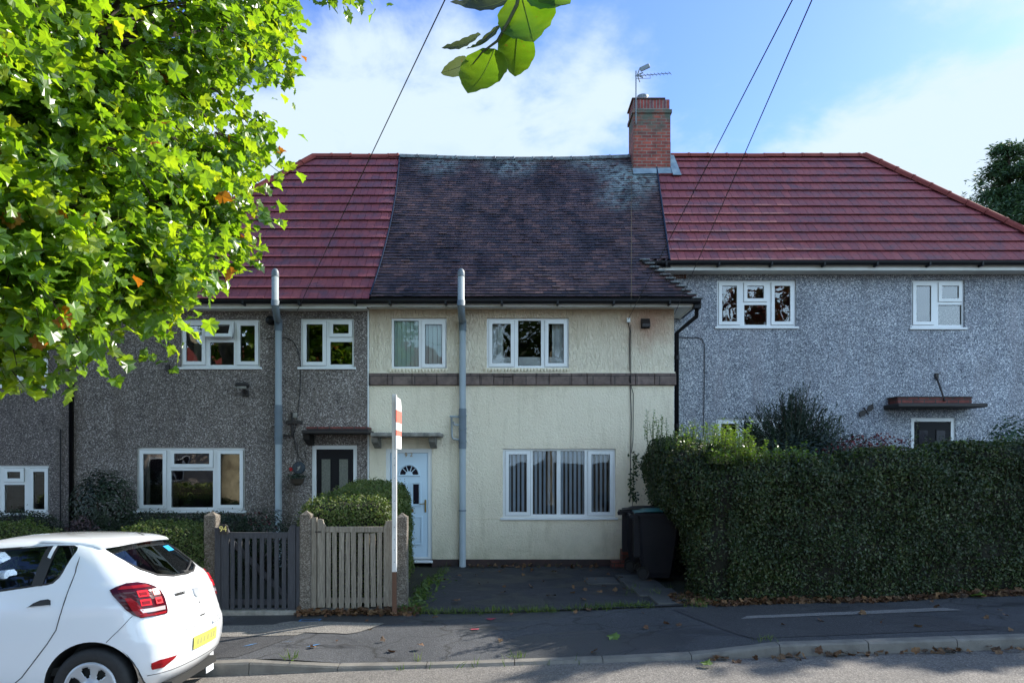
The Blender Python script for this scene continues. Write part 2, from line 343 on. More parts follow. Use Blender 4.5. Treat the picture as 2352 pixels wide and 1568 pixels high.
M['post_white'] = simple('painted_post', (.74, .74, .72), .6, 0, (.52, .50, .47), 5, 6, .2, 40, sc3=(1, 1, .6))
M['rust_wood'] = simple('bare_post_foot', (.13, .06, .035), .85, 0, (.10, .05, .03), 12, 4)
M['bin'] = simple('dark_bin', (.012, .013, .018), .5, 0, (.018, .018, .022), 3, 3, .05, 60, spec=.2)
M['bin_lid'] = simple('green_bin_lid', (.035, .16, .16), .4, 0, (.05, .20, .19), 4, 3)
M['gold'] = simple('gold_digit', (.95, .75, .22), .5)
M['blue_paint'] = simple('blue_marking', (.06, .20, .42), .8)
M['red_paint'] = simple('red_marking', (.35, .03, .06), .8)
M['house_opp'] = simple('opposite_wall', (.40, .34, .29), .9, 0, (.52, .45, .38), 3, 5, .3, 60)
M['blue_slate'] = simple('slate_disc', (.03, .045, .06), .5)

# ---------------------------------------------------------------- mesh helpers
WL = {}
class MB:
    def __init__(s): s.v = []; s.f = []; s.mi = []
    def add(s, vs, fs, m=0):
        o = len(s.v); s.v += [tuple(v) for v in vs]; s.f += [tuple(i + o for i in f) for f in fs]; s.mi += [m] * len(fs); return s
    def quad(s, a, b, c, d, m=0): return s.add([a, b, c, d], [(0, 1, 2, 3)], m)
    def box(s, x0, x1, y0, y1, z0, z1, m=0, mat=None):
        vs = [Vector(p) for p in ((x0, y0, z0), (x1, y0, z0), (x1, y1, z0), (x0, y1, z0), (x0, y0, z1), (x1, y0, z1), (x1, y1, z1), (x0, y1, z1))]
        if mat is not None: vs = [mat @ v for v in vs]
        return s.add(vs, [(0, 3, 2, 1), (4, 5, 6, 7), (0, 1, 5, 4), (1, 2, 6, 5), (2, 3, 7, 6), (3, 0, 4, 7)], m)
    def bev(s, x0, x1, y0, y1, z0, z1, b=.01, m=0, mat=None):
        # chamfered box
        vs = []; 
        def P(x, y, z): vs.append(Vector((x, y, z)))
        for z, i in ((z0, b), (z0 + b, 0), (z1 - b, 0), (z1, b)):
            for (x, y) in ((x0 + i, y0 + b), (x0 + b, y0 + i), (x1 - b, y0 + i), (x1 - i, y0 + b), (x1 - i, y1 - b), (x1 - b, y1 - i), (x0 + b, y1 - i), (x0 + i, y1 - b)): P(x, y, z)
        fs = [tuple(range(7, -1, -1)), tuple(range(24, 32))]
        for k in range(3):
            for j in range(8):
                a = k * 8 + j; c = k * 8 + (j + 1) % 8; fs.append((a, c, c + 8, a + 8))
        if mat is not None: vs = [mat @ v for v in vs]
        return s.add(vs, fs, m)
    def tube(s, pts, r, n=8, m=0, cap=True):
        pts = [Vector(p) for p in pts]; rs = r if isinstance(r, (list, tuple)) else [r] * len(pts); o = []
        up = None
        for i, p in enumerate(pts):
            d = (pts[min(i + 1, len(pts) - 1)] - pts[max(i - 1, 0)]).normalized()
            if up is None: up = Vector((0, 0, 1)) if abs(d.z) < .9 else Vector((1, 0, 0))
            a = d.cross(up).normalized(); b = a.cross(d).normalized(); up = b
            for k in range(n):
                t = 2 * math.pi * k / n; o.append(p + (a * math.cos(t) + b * math.sin(t)) * rs[i])
        fs = [(i * n + k, i * n + (k + 1) % n, (i + 1) * n + (k + 1) % n, (i + 1) * n + k) for i in range(len(pts) - 1) for k in range(n)]
        if cap: fs += [tuple(range(n)), tuple(range(len(o) - n, len(o)))]
        return s.add(o, fs, m)
    def lathe(s, prof, origin=(0, 0, 0), n=24, m=0, mat=None):
        # prof: (r, h) pairs round local Z
        vs = []
        for r, h in prof:
            for k in range(n):
                t = 2 * math.pi * k / n; vs.append(Vector((r * math.cos(t), r * math.sin(t), h)))
        mt = Matrix.Translation(origin) @ (mat if mat is not None else Matrix.Identity(4))
        fs = [(i * n + k, i * n + (k + 1) % n, (i + 1) * n + (k + 1) % n, (i + 1) * n + k) for i in range(len(prof) - 1) for k in range(n)]
        return s.add([mt @ v for v in vs], fs, m)
    def prism(s, poly, y0, y1, m=0, mat=None):
        # polygon in (x, z) extruded along y
        n = len(poly); vs = [Vector((x, y0, z)) for x, z in poly] + [Vector((x, y1, z)) for x, z in poly]
        if mat is not None: vs = [mat @ v for v in vs]
        return s.add(vs, [tuple(range(n)), tuple(range(2 * n - 1, n - 1, -1))] + [(i, (i + 1) % n, n + (i + 1) % n, n + i) for i in range(n)], m)
    def plate(s, x0, x1, z0, z1, holes, y, d, m=0, T=None, back=False):
        # vertical plate facing -Y with rectangular holes; reveals go back by d
        xs = sorted({x0, x1, *[h[0] for h in holes], *[h[1] for h in holes]}); zs = sorted({z0, z1, *[h[2] for h in holes], *[h[3] for h in holes]})
        xs = [x for x in xs if x0 <= x <= x1]; zs = [z for z in zs if z0 <= z <= z1]
        T = T or (lambda p: p)
        for i in range(len(xs) - 1):
            for j in range(len(zs) - 1):
                cx, cz = (xs[i] + xs[i + 1]) / 2, (zs[j] + zs[j + 1]) / 2
                if any(h[0] < cx < h[1] and h[2] < cz < h[3] for h in holes): continue
                s.quad(*[T(p) for p in ((xs[i], y, zs[j]), (xs[i + 1], y, zs[j]), (xs[i + 1], y, zs[j + 1]), (xs[i], y, zs[j + 1]))], m)
        for a, b, c, e in list(holes) + [(x0, x1, z0, z1)]:
            for p, q in (((a, c), (a, e)), ((b, c), (b, e)), ((a, c), (b, c)), ((a, e), (b, e))):
                s.quad(*[T(t) for t in ((p[0], y, p[1]), (q[0], y, q[1]), (q[0], y + d, q[1]), (p[0], y + d, p[1]))], m)
        return s
    def build(s, name, mats, parent=None, smooth=False):
        off = Vector(WL.get(parent.as_pointer(), (0, 0, 0))) if parent is not None else Vector()
        me = bpy.data.meshes.new(name)
        vs = s.v if off.length == 0 else [(v[0] - off.x, v[1] - off.y, v[2] - off.z) for v in s.v]
        me.from_pydata(vs, [], s.f)
        for mm in (mats if isinstance(mats, (list, tuple)) else [mats]): me.materials.append(M[mm] if isinstance(mm, str) else mm)
        if isinstance(mats, (list, tuple)): me.polygons.foreach_set('material_index', s.mi)
        if smooth: me.polygons.foreach_set('use_smooth', [True] * len(me.polygons))
        me.update()
        o = bpy.data.objects.new(name, me); C.objects.link(o)
        if parent is not None: o.parent = parent; WL[o.as_pointer()] = tuple(off)
        return o
def tag(o, label=None, cat=None, group=None, kind=None):
    for k, v in (('label', label), ('category', cat), ('group', group), ('kind', kind)):
        if v: o[k] = v
    return o
def thing(name, label, cat, loc=(0, 0, 0), group=None):
    o = bpy.data.objects.new(name, None); C.objects.link(o); o.location = loc; o.empty_display_size = .3
    WL[o.as_pointer()] = tuple(loc); tag(o, label, cat, group); return o
def npmesh(name, V, faces, mat, parent=None, smooth=False):
    off = Vector(WL.get(parent.as_pointer(), (0, 0, 0))) if parent is not None else Vector()
    me = bpy.data.meshes.new(name); V = V - np.array(tuple(off))
    me.from_pydata(V.tolist(), [], faces)
    me.materials.append(M[mat] if isinstance(mat, str) else mat)
    if smooth: me.polygons.foreach_set('use_smooth', [True] * len(me.polygons))
    me.update(); o = bpy.data.objects.new(name, me); C.objects.link(o)
    if parent is not None: o.parent = parent; WL[o.as_pointer()] = tuple(off)
    return o
LEAF4 = (np.array([(0, 0, 0), (.42, .27, .05), (1, 0, -.02), (.42, -.27, .05)]), [(0, 1, 2), (0, 2, 3)])
def _plane_leaf():
    half = [(0.03, 0.0), (-.09, .20), (.02, .42), (.17, .37), (.36, .60), (.46, .40), (.64, .42), (.70, .23), (.82, .17), (1.0, 0)]
    pts = [(x, y) for x, y in half] + [(x, -y) for x, y in half[-2:0:-1]]
    vs = [(.30, 0, .02)] + [(x, y, .30 * abs(y) * (1 if y > 0 else .6) - .26 * x * x + .07 * math.sin(9 * x + 4 * y)) for x, y in pts]; n = len(pts)
    return np.array(vs), [(0, 1 + i, 1 + (i + 1) % n) for i in range(n)]
PLANE = _plane_leaf()
OVAL = (np.array([(0, 0, 0), (.2, .16, .03), (.5, .24, .05), (.8, .15, .02), (1, 0, -.04), (.8, -.15, .02), (.5, -.24, .05), (.2, -.16, .03)]), [(0, 1, 2, 3, 4), (0, 4, 5, 6, 7)])
BLADE = (np.array([(0, -.04, 0), (0, .04, 0), (.5, .03, .05), (1, 0, .25), (.5, -.03, .05)]), [(0, 1, 2, 4), (4, 2, 3)])
def leafcards(name, P, N, size, mat, parent, tmpl=LEAF4, seed=0, spread=.7, svar=.35, D=None, dspread=.8):
    """many leaf-sized faces: P points, N facing directions, D (optional) the way each leaf points"""
    g = np.random.default_rng(seed); n = len(P); P = np.asarray(P, float)
    N = np.asarray(N, float) + g.normal(0, spread, (n, 3)); N /= np.linalg.norm(N, axis=1)[:, None] + 1e-9
    T = g.normal(0, 1, (n, 3)) * (dspread if D is not None else 1)
    if D is not None: T += np.asarray(D, float)
    T -= N * (T * N).sum(1)[:, None]; T /= np.linalg.norm(T, axis=1)[:, None] + 1e-9
    B = np.cross(N, T); S = size * (1 + svar * g.uniform(-1, 1, n)) if np.isscalar(size) else size
    tv, tf = tmpl; k = len(tv)
    V = P[:, None, :] + S[:, None, None] * (tv[None, :, 0:1] * T[:, None] + tv[None, :, 1:2] * B[:, None] + tv[None, :, 2:3] * N[:, None])
    faces = []
    for f in tf:
        a = (np.arange(n)[:, None] * k + np.array(f)[None, :]); faces += a.tolist()
    return npmesh(name, V.reshape(-1, 3), faces, mat, parent)
def snoise(P, f, seed=0):
    g = np.random.default_rng(seed + 991); r = np.zeros(len(P))
    for i in range(6):
        k = g.normal(0, 1, 3) * f * (1 + .35 * i); r += np.sin(P @ k + g.uniform(0, 6.3)) / (1 + .35 * i)
    return r / 3.2
def clip(x, a, b): return max(a, min(b, x))

# ---------------------------------------------------------------- ground
KY = 7.15; BY = 9.3
def zr(X, Y): return -.142 + .033 * clip(X, -45, 45) + .055 * clip(KY - Y, -.5, 2.4) - .03 * clip(4.75 - Y, 0, 2.4)
def ku(X):
    return float(np.interp(X, [-2.45, -1.65, 1.7, 2.65], [.12, .032, .032, .12]))
def zb(X): X = clip(X, -45, 45); return (-.052 + .012 * X) if X < 0 else (-.052 + .036 * X)
def zh(X): return float(np.interp(X, [-14, -8.5, -8.2, 3.0, 3.4, 20], [-.36, -.36, -.03, -.03, .70, .75]))
def zp(X, Y):
    k = zr(X, KY) + ku(X); t = clip((Y - KY) / (BY - KY), 0, 1); return k + (zb(X) - k) * t
def zg(X, Y):
    if Y < 2.2: return zr(X, 2.2) + .05 - .02 * max(0, 2.2 - Y) * (1 if Y > -3 else 0)
    if Y < KY + .05: return zr(X, Y) - .12
    if Y < BY: return zp(X, Y) - .10
    t = clip((Y - BY) / 3.9, 0, 1); return zb(X) * (1 - t) + zh(X) * t - .012
def axis(lo, hi, a, b, st): 
    m = list(np.arange(a, b + 1e-6, st)); return [lo, lo / 3, lo / 8] + m + [hi / 8, hi / 3, hi]
def sheet(name, mat, xs, ys, fn, dz=0, kind='structure', parent=None):
    mb = MB(); n = len(ys); mb.v = [(x, y, fn(x, y) + dz) for x in xs for y in ys]
    mb.f = [(i * n + j, (i + 1) * n + j, (i + 1) * n + j + 1, i * n + j + 1) for i in range(len(xs) - 1) for j in range(n - 1)]; mb.mi = [0] * len(mb.f)
    o = mb.build(name, mat, parent, True)
    if parent is None: tag(o, kind=kind)
    return o
lin = lambda a, b, s: list(np.linspace(a, b, max(2, int(round((b - a) / s)) + 1)))
sheet('ground', 'soil', axis(-900, 900, -45, 45, .5), axis(-900, 900, -8, 30, .5) , zg)
sheet('road', 'asphalt_road', lin(-60, 60, .5), lin(2.3, KY + .02, .4), zr, 0)
pave = sheet('pavement', 'asphalt_pave', lin(-60, 60, .25), [KY + .12] + lin(KY + .3, BY, .25), zp, 0)
sheet('opposite_pavement', 'asphalt_pave', lin(-60, 60, 1), lin(-1.2, 2.2, .5), zg, .03)
drive = sheet('driveway', 'asphalt_drive', lin(-1.32, 2.35, .2), lin(BY - .06, 13.14, .2), lambda x, y: max(zg(x, y), zp(x, y) if y < BY else -9), .022)
# patches of different tarmac let into the pavement
def patch(name, poly, mat, dz=.006, parent=pave, lab=None, fn=zp):
    mb = MB(); g = random.Random(len(poly) * 7)
    xs0, xs1 = min(p[0] for p in poly), max(p[0] for p in poly)
    # cut polygon into strips along X so it follows the ground
    def yr(x):
        ys = []
        for i in range(len(poly)):
            (ax, ay), (bx, by) = poly[i], poly[(i + 1) % len(poly)]
            if ax != bx and min(ax, bx) <= x <= max(ax, bx): ys.append(ay + (by - ay) * (x - ax) / (bx - ax))
        return (min(ys), max(ys)) if ys else (0, 0)
    n = max(2, int((xs1 - xs0) / .12)); rows = []
    for i in range(n + 1):
        x = xs0 + (xs1 - xs0) * (i / n * .998 + .001); a, b = yr(x); j = g.uniform(-.008, .008)
        rows.append([(x, a + (b - a) * t + j, fn(x, a + (b - a) * t) + dz) for t in (0, .25, .5, .75, 1)])
    for a, b in zip(rows, rows[1:]):
        for k in range(4): mb.quad(a[k], b[k], b[k + 1], a[k + 1])
    o = mb.build(name, mat, parent)
    if lab: o['label'] = lab
    return o
patch('tarmac_patch', [(-6.5, 7.35), (-2.9, 7.35), (-2.55, 8.15), (-6.5, 8.2)], 'asphalt_patch', .005)
patch('tarmac_patch', [(-6.5, 8.24), (-2.5, 8.2), (-2.3, 8.75), (-6.5, 8.7)], 'asphalt_light', .006, lab='pale dry tarmac patch')
patch('tarmac_patch', [(-3.2, 8.35), (-1.9, 8.3), (-1.6, 8.8), (-2.9, 8.9)], 'asphalt_light', .009)
patch('tarmac_patch', [(2.55, 7.45), (5.2, 7.5), (4.6, 9.2), (2.1, 9.1)], 'asphalt_patch', .005, lab='dark newer tarmac patch')
patch('repair_strip', [(2.75, 8.38), (5.45, 8.42), (5.3, 8.60), (2.85, 8.52)], 'strip', .010, lab='pale strip of filled trench')
for (x, y, dx, dy) in ((-3.0, 7.75, .10, .12), (-2.62, 7.9, .13, .02), (-2.28, 7.72, .10, .14)):
    patch('paint_mark', [(x, y), (x + .03, y), (x + dx + .03, y + dy), (x + dx, y + dy)], 'blue_paint', .012)
mb = MB()
for a, b, c, d in ((-2.72, -2.45, 8.86, 8.875), (-2.72, -2.45, 8.96, 8.975), (-2.72, -2.70, 8.86, 8.97), (-2.47, -2.45, 8.86, 8.97)):
    mb.quad((a, c, zp(a, c) + .014), (b, c, zp(b, c) + .014), (b, d, zp(b, d) + .014), (a, d, zp(a, d) + .014))
mb.build('paint_mark', 'blue_paint', pave)
patch('paint_mark', [(-.33, 8.85), (-.22, 8.85), (-.2, 8.95), (-.34, 8.93)], 'red_paint', .012)
patch('paint_mark', [(-.5, 8.42), (-.4, 8.42), (-.4, 8.46), (-.5, 8.46)], 'red_paint', .012)
# kerb stones
mb = MB(); x = -30.0; g = random.Random(3)
while x < 30:
    L = .91; x1 = x + L - .008; a0, a1 = zr(x, KY), zr(x1, KY); u0, u1 = ku(x), ku(x1); j = g.uniform(-.004, .004)
    prof = lambda z, u: [(KY - .004, z - .1), (KY + .0 + j, z), (KY + .012 + j, z + u - .02), (KY + .03 + j, z + u - .002), (KY + .13, z + u + .004), (KY + .13, z - .1)]
    pa, pb = prof(a0, u0), prof(a1, u1); n = len(pa)
    mb.add([(x, p[0], p[1]) for p in pa] + [(x1, p[0], p[1]) for p in pb], [tuple(range(n)), tuple(range(2 * n - 1, n - 1, -1))] + [(i, (i + 1) % n, n + (i + 1) % n, n + i) for i in range(n)])
    x += L
tag(mb.build('kerb', 'kerb'), kind='structure')
mb = MB()
for i in range(66):
    x = -30 + .91 * i; mb.box(x, x + .9, 2.18, 2.3, zr(x, 2.3) - .1, zr(x, 2.3) + .11)
tag(mb.build('opposite_kerb', 'kerb'), kind='structure')
# flagstones beside the bins
mb = MB(); g = random.Random(5)
for i, (x0, x1, y0, y1) in enumerate(((1.95, 2.5, 9.36, 9.95), (1.82, 2.42, 9.98, 10.55), (1.78, 2.35, 10.6, 11.2), (1.75, 2.35, 11.24, 11.9), (1.2, 1.72, 11.1, 11.7))):
    z = zg((x0 + x1) / 2, (y0 + y1) / 2) + .035; mb.bev(x0, x1, y0, y1, z - .05, z + g.uniform(.0, .012), .008)
tag(mb.build('flagstone_path', 'flag'), kind='structure')

# ---------------------------------------------------------------- roofs
def roof_tiles(mb, P, L, gauge, tw, thick, ulo, uhi, g, jit=.0, stagger=.5, gap=.004):
    for r in range(int(math.ceil(L / gauge - 1e-6))):
        s0 = r * gauge; s1 = min(s0 + gauge, L); off = (r % 2) * stagger * tw
        lo = min(ulo(s0), ulo(s1)); hi = max(uhi(s0), uhi(s1)); k = int(math.floor((lo - off) / tw))
        while k * tw + off < hi:
            u0 = k * tw + off; u1 = u0 + tw - gap; k += 1
            a0, b0 = max(u0, ulo(s0)), min(u1, uhi(s0)); a1, b1 = max(u0, ulo(s1)), min(u1, uhi(s1))
            if b0 - a0 < .01 and b1 - a1 < .01: continue
            b0 = max(a0, b0); b1 = max(a1, b1); j = g.uniform(-jit, jit); h0 = thick + abs(g.gauss(0, jit)); t = g.uniform(-jit, jit) * .5
            ds = j * .8
            e_ = min(.013, thick * .6)
            mb.add([P(a0, s0 + ds, h0 + t), P(b0, s0 + ds, h0 - t), P(b1, s1 + .03, .003), P(a1, s1 + .03, .003), P(a0, s0 + ds, h0 + t - e_), P(b0, s0 + ds, h0 - t - e_), P(b1, s1 + .03, -.009), P(a1, s1 + .03, -.009)], [(0, 1, 2, 3), (4, 5, 1, 0), (7, 6, 5, 4), (0, 3, 7, 4), (1, 5, 6, 2)])
TAN = 1.152; EY = 12.9; EZ = 4.95; RY = 16.6; RZ = EZ + TAN * (RY - EY)
nrm = Vector((0, -TAN, 1)).normalized(); ups = Vector((0, 1, TAN)).normalized(); SL = (RY - EY) / ups.y
def PM(sag=0, bell=0):
    def P(u, s, h):
        y = EY + ups.y * s; z = EZ + ups.z * s
        if bell: z += bell * max(0, 1 - s / 1.3) ** 2
        if sag: z -= sag * math.sin(math.pi * clip((u + 2.7) / 6, 0, 1)) * clip(s / SL, 0, 1)
        return (u, y + nrm.y * h, z + nrm.z * h)
    return P
def half_round(mb, a, b, r, L=.45, g=None, n=7, lift=0):
    a, b = Vector(a), Vector(b); d = (b - a); T = d.length; d.normalize(); side = d.cross(Vector((0, 0, 1))).normalized(); up = side.cross(d).normalized()
    t = 0
    while t < T - .05:
        e = min(t + L - .012, T); j = g.uniform(-.006, .006) if g else 0
        for q0, q1, rr in ((t, e - .04, r), (e - .04, e, r + .012)):
            A = []; 
            for q in (q0, q1):
                for k in range(n):
                    th = math.pi * (k / (n - 1)) * 1.1 - .05 * math.pi
                    A.append(a + d * q + side * math.cos(th) * rr + up * (math.sin(th) * rr * .85 + lift + j))
            mb.add(A, [(k, k + 1, n + k + 1, n + k) for k in range(n - 1)] + [tuple(range(n)), tuple(range(n, 2 * n))])
        t += L
def gutter(parent, x0, x1, Y, Z, brackets=True):
    mb = MB(); n = 7
    for i in range(n):
        pass
    ring = [(math.cos(math.pi + math.pi * k / n) * .058, math.sin(math.pi + math.pi * k / n) * .058) for k in range(n + 1)]
    vs = [(x, Y + c[0], Z + c[1]) for x in (x0, x1) for c in ring]
    mb.add(vs, [(k, k + 1, n + 1 + k + 1, n + 1 + k) for k in range(n)] + [tuple(range(n + 1)), tuple(range(n + 1, 2 * n + 2))])
    mb.box(x0, x1, Y - .064, Y - .054, Z - .008, Z + .008)
    o = mb.build('gutter', 'black_pl', parent)
    x = x0 + .45
    while x < x1: b = MB(); b.bev(x, x + .04, Y - .068, Y + .085, Z - .085, Z + .0, .008); b.build('gutter_bracket', 'black_pl', o); x += 1.03
    return o

# ---------------------------------------------------------------- windows and doors
def window(parent, Y, box, cells, dress=None, sill=True, sillmat='upvc', dressrange=None):
    x0, y0, x1, y1 = box; a, b, c, d = X_(x0, Y), X_(x1, Y), Z_(y1, Y), Z_(y0, Y); yf = Y + .045
    holes = []; panes = MB(); sashes = []; seal = MB(); 
    for (p, q, r, s, k) in cells:
        h = (X_(p, Y), X_(r, Y), Z_(s, Y), Z_(q, Y)); holes.append(h)
    fr = MB(); fr.plate(a, b, c, d, holes, yf, .07)
    for h, cell in zip(holes, cells):
        k = cell[4]; i = .018
        if k == 'f':
            panes.quad((h[0], yf + .03, h[2]), (h[1], yf + .03, h[2]), (h[1], yf + .03, h[3]), (h[0], yf + .03, h[3]))
            seal.plate(h[0], h[1], h[2], h[3], [(h[0] + .008, h[1] - .008, h[2] + .008, h[3] - .008)], yf + .022, .004)
        else:
            T = None
            if k == 't':
                A = R(24); zt = h[3] + i; y_ = yf - .022
                def T(p, A=A, zt=zt, y_=y_):
                    dy, dz = p[1] - y_, p[2] - zt
                    return (p[0], y_ + dy * math.cos(A) + dz * math.sin(A), zt - dy * math.sin(A) + dz * math.cos(A))
            TT = T or (lambda p: p); e = .048; hh = (h[0] + e, h[1] - e, h[2] + e, h[3] - e)
            sash = MB(); sashes.append(sash); sash.plate(h[0] - i, h[1] + i, h[2] - i, h[3] + i, [hh], yf - .022, .06, 0, T)
            seal.plate(hh[0], hh[1], hh[2], hh[3], [(hh[0] + .008, hh[1] - .008, hh[2] + .008, hh[3] - .008)], yf - .004, .004, 0, T)
            seal.plate(h[0] - i - .004, h[1] + i + .004, h[2] - i - .004, h[3] + i + .004, [(h[0] - i, h[1] + i, h[2] - i, h[3] + i)], yf - .004, .003)
            panes.quad(*[TT(t) for t in ((hh[0], yf + .004, hh[2]), (hh[1], yf + .004, hh[2]), (hh[1], yf + .004, hh[3]), (hh[0], yf + .004, hh[3]))])
    wd = fr.build('window', 'upvc', parent)
    for q_ in sashes: q_.build('sash', 'upvc', wd)
    panes.build('pane', 'glass_soft' if parent.name.startswith('cream') else 'glass', wd); seal.build('seal', 'seal', wd)
    if sill:
        s = MB(); s.bev(a - .05, b + .04, Y - .035, Y + .05, c - .045, c - .001, .006); s.build('sill', sillmat, wd)
    yb = Y + (.13 if dress in ('vblind', 'vblind_green') else .17)
    if dress == 'vblind' or dress == 'vblind_green':
        s = MB(); x = a + .05; g = random.Random(int(x0)); 
        while x < b - .05:
            w2 = .043; an = R(g.uniform(50, 57) if dress == 'vblind' else g.uniform(24, 38)); dx, dy = w2 * math.cos(an), w2 * math.sin(an)
            s.quad((x - dx, yb - dy, c + .03), (x + dx, yb + dy, c + .03), (x + dx, yb + dy, d - .03), (x - dx, yb - dy, d - .03)); x += .083 if dress == 'vblind' else .085
        s.box(a, b, yb - .02, yb + .02, d - .03, d)
        s.build('blind', 'blind_blue' if dress == 'vblind' else 'blind_green', wd)
    elif dress == 'curtain' or dress == 'net':
        s = MB(); rng_ = dressrange or [(0, .16), (.84, 1)]
        for f0, f1 in rng_:
            X0, X1 = a + (b - a) * f0, a + (b - a) * f1; n = max(6, int((X1 - X0) / .02)); pr = None
            for i in range(n + 1):
                x = X0 + (X1 - X0) * i / n; y = yb + .025 * math.sin(i * 1.15) + .01 * math.sin(i * .37)
                if pr: s.quad((pr[0], pr[1], c + .02), (x, y, c + .02), (x, y, d), (pr[0], pr[1], d))
                pr = (x, y)
        if dress == 'net': s.quad((a, yb - .03, c), (b, yb - .03, c), (b, yb - .03, c + .24 * (d - c)), (a, yb - .03, c + .24 * (d - c)))
        s.build('curtain', 'curtain', wd)
    return (a, b, c, d)
def pbox(Y, x0, y0, x1, y1): return (X_(x0, Y), X_(x1, Y), Z_(y1, Y), Z_(y0, Y))

def house_body(name, label, x0, x1, Y, zbot, ztop, wins, wallmat, loc, back=21.6, split=None):
    h = thing(name, label, 'house', loc)
    holes = [pbox(Y, *w) for w in wins]
    if split is None:
        mb = MB(); mb.plate(x0, x1, zbot, ztop, holes, Y, .25); mb.build('wall', wallmat, h)
    mb = MB(); e = .003
    mb.quad((x0 + e, Y + .2, zbot), (x0 + e, back, zbot), (x0 + e, back, ztop), (x0 + e, Y + .2, ztop)); mb.quad((x1 - e, Y + .2, zbot), (x1 - e, back, zbot), (x1 - e, back, ztop), (x1 - e, Y + .2, ztop))
    mb.quad((x0, back, zbot), (x1, back, zbot), (x1, back, ztop), (x0, back, ztop))
    mb.build('outer_wall', wallmat if split is None else split, h)
    mb = MB(); zm = zbot + (ztop - zbot) * .52
    for z in (zbot + .1, zm, ztop - .02): mb.box(x0 + .06, x1 - .06, Y + .3, back - .1, z, z + .015)
    mb.box(x0 + .06, x1 - .06, Y + 4.0, Y + 4.1, zbot, ztop - .03)
    mb.build('floor_slab', 'dark_room', h)
    return h

# ===== cream house, number 92
WY = 13.2; GX = []
cw = [(899, 730, 1026, 846), (1118, 730, 1307, 845), (1155, 1030, 1414, 1188), (886, 1030, 992, 1288)]
XL, XR = -2.705, 3.07
cream = house_body('cream_house', 'cream rendered terraced house with dark mossy tiled roof and brick chimney', XL, XR, WY, -.1, 4.86, cw, 'cream_up', (0, WY, 0), split='cream_up')
holes = [pbox(WY, *w) for w in cw]; BZ0, BZ1 = Z_(885, WY), Z_(857, WY)
mb = MB(); mb.plate(XL, XR, BZ1, 4.86, holes[:2], WY, .12); mb.build('upper_wall', 'cream_up', cream)
mb = MB(); mb.plate(XL, XR, .105, BZ0, holes[2:3] + [(holes[3][0], holes[3][1], .105, holes[3][3])], WY, .12); mb.build('lower_wall', 'cream_lo', cream)
mb = MB(); g = random.Random(9); x = XL
mb.box(XL, XR + .03, WY - .02, WY + .1, BZ0, BZ1)
while x < XR + .03:
    L = g.uniform(.22, .5); x1 = min(x + L, XR + .035)
    if g.random() < .5: mb.bev(x + .004, x1 - .004, WY - .045 - g.uniform(0, .015), WY + .02, BZ0 + .004, BZ1 - .004, .012)
    else:
        zz = BZ0 + .15; mb.bev(x + .004, x1 - .004, WY - .045 - g.uniform(0, .015), WY + .02, BZ0 + .004, zz, .012); mb.bev(x + .004, x + (x1 - x) * .5, WY - .045, WY + .02, zz + .006, BZ1 - .004, .01); mb.bev(x + (x1 - x) * .5 + .006, x1 - .004, WY - .05, WY + .02, zz + .006, BZ1 - .004, .01)
    x = x1
mb.build('stone_band', 'stone_band', cream)
mb = MB(); mb.box(XL, XR + .02, WY - .03, WY + .05, BZ1, BZ1 + .025); mb.build('band_top_bead', 'cream_lo', cream)
mb = MB(); zs = Z_(1190, WY); mb.box(XL, holes[3][0], WY - .006, WY + .02, zs - .006, zs + .006); mb.box(holes[3][1], XR, WY - .006, WY + .02, zs - .006, zs + .006); mb.build('render_seam', 'cream_lo', cream)
mb = MB(); mb.box(XL, holes[3][0], WY + .012, WY + .2, -.1, .105); mb.box(holes[3][1], XR, WY - .012, WY + .2, -.1, .105); mb.build('plinth', 'plinth', cream)
window(cream, WY, cw[0], [(904, 735, 961, 841, 'f'), (970, 738, 1021, 841, 'o')], 'vblind_green', False)
window(cream, WY, cw[1], [(1125, 737, 1179, 839, 'o'), (1190, 735, 1243, 839, 'f'), (1254, 737, 1301, 839, 'o')], 'net', False, dressrange=[(.02, .2), (.8, .98)])
window(cream, WY, cw[2], [(1163, 1037, 1216, 1181, 'o'), (1224, 1035, 1279, 1181, 'f'), (1288, 1035, 1343, 1181, 'f'), (1353, 1037, 1407, 1181, 'o')], 'vblind')
for wb in cw[:2]:        # scalloped clay sills
    a, b, c, d = pbox(WY, *wb); mb = MB(); x = a - .04
    mb.box(a - .05, b + .03, WY - .03, WY + .04, c - .03, c - .002)
    while x < b: mb.lathe([(0, 0), (.028, 0), (.028, .045), (0, .045)], (x + .025, WY - .02, c - .065), 10); x += .062
    mb.build('tile_sill', 'cream_lo', cream)
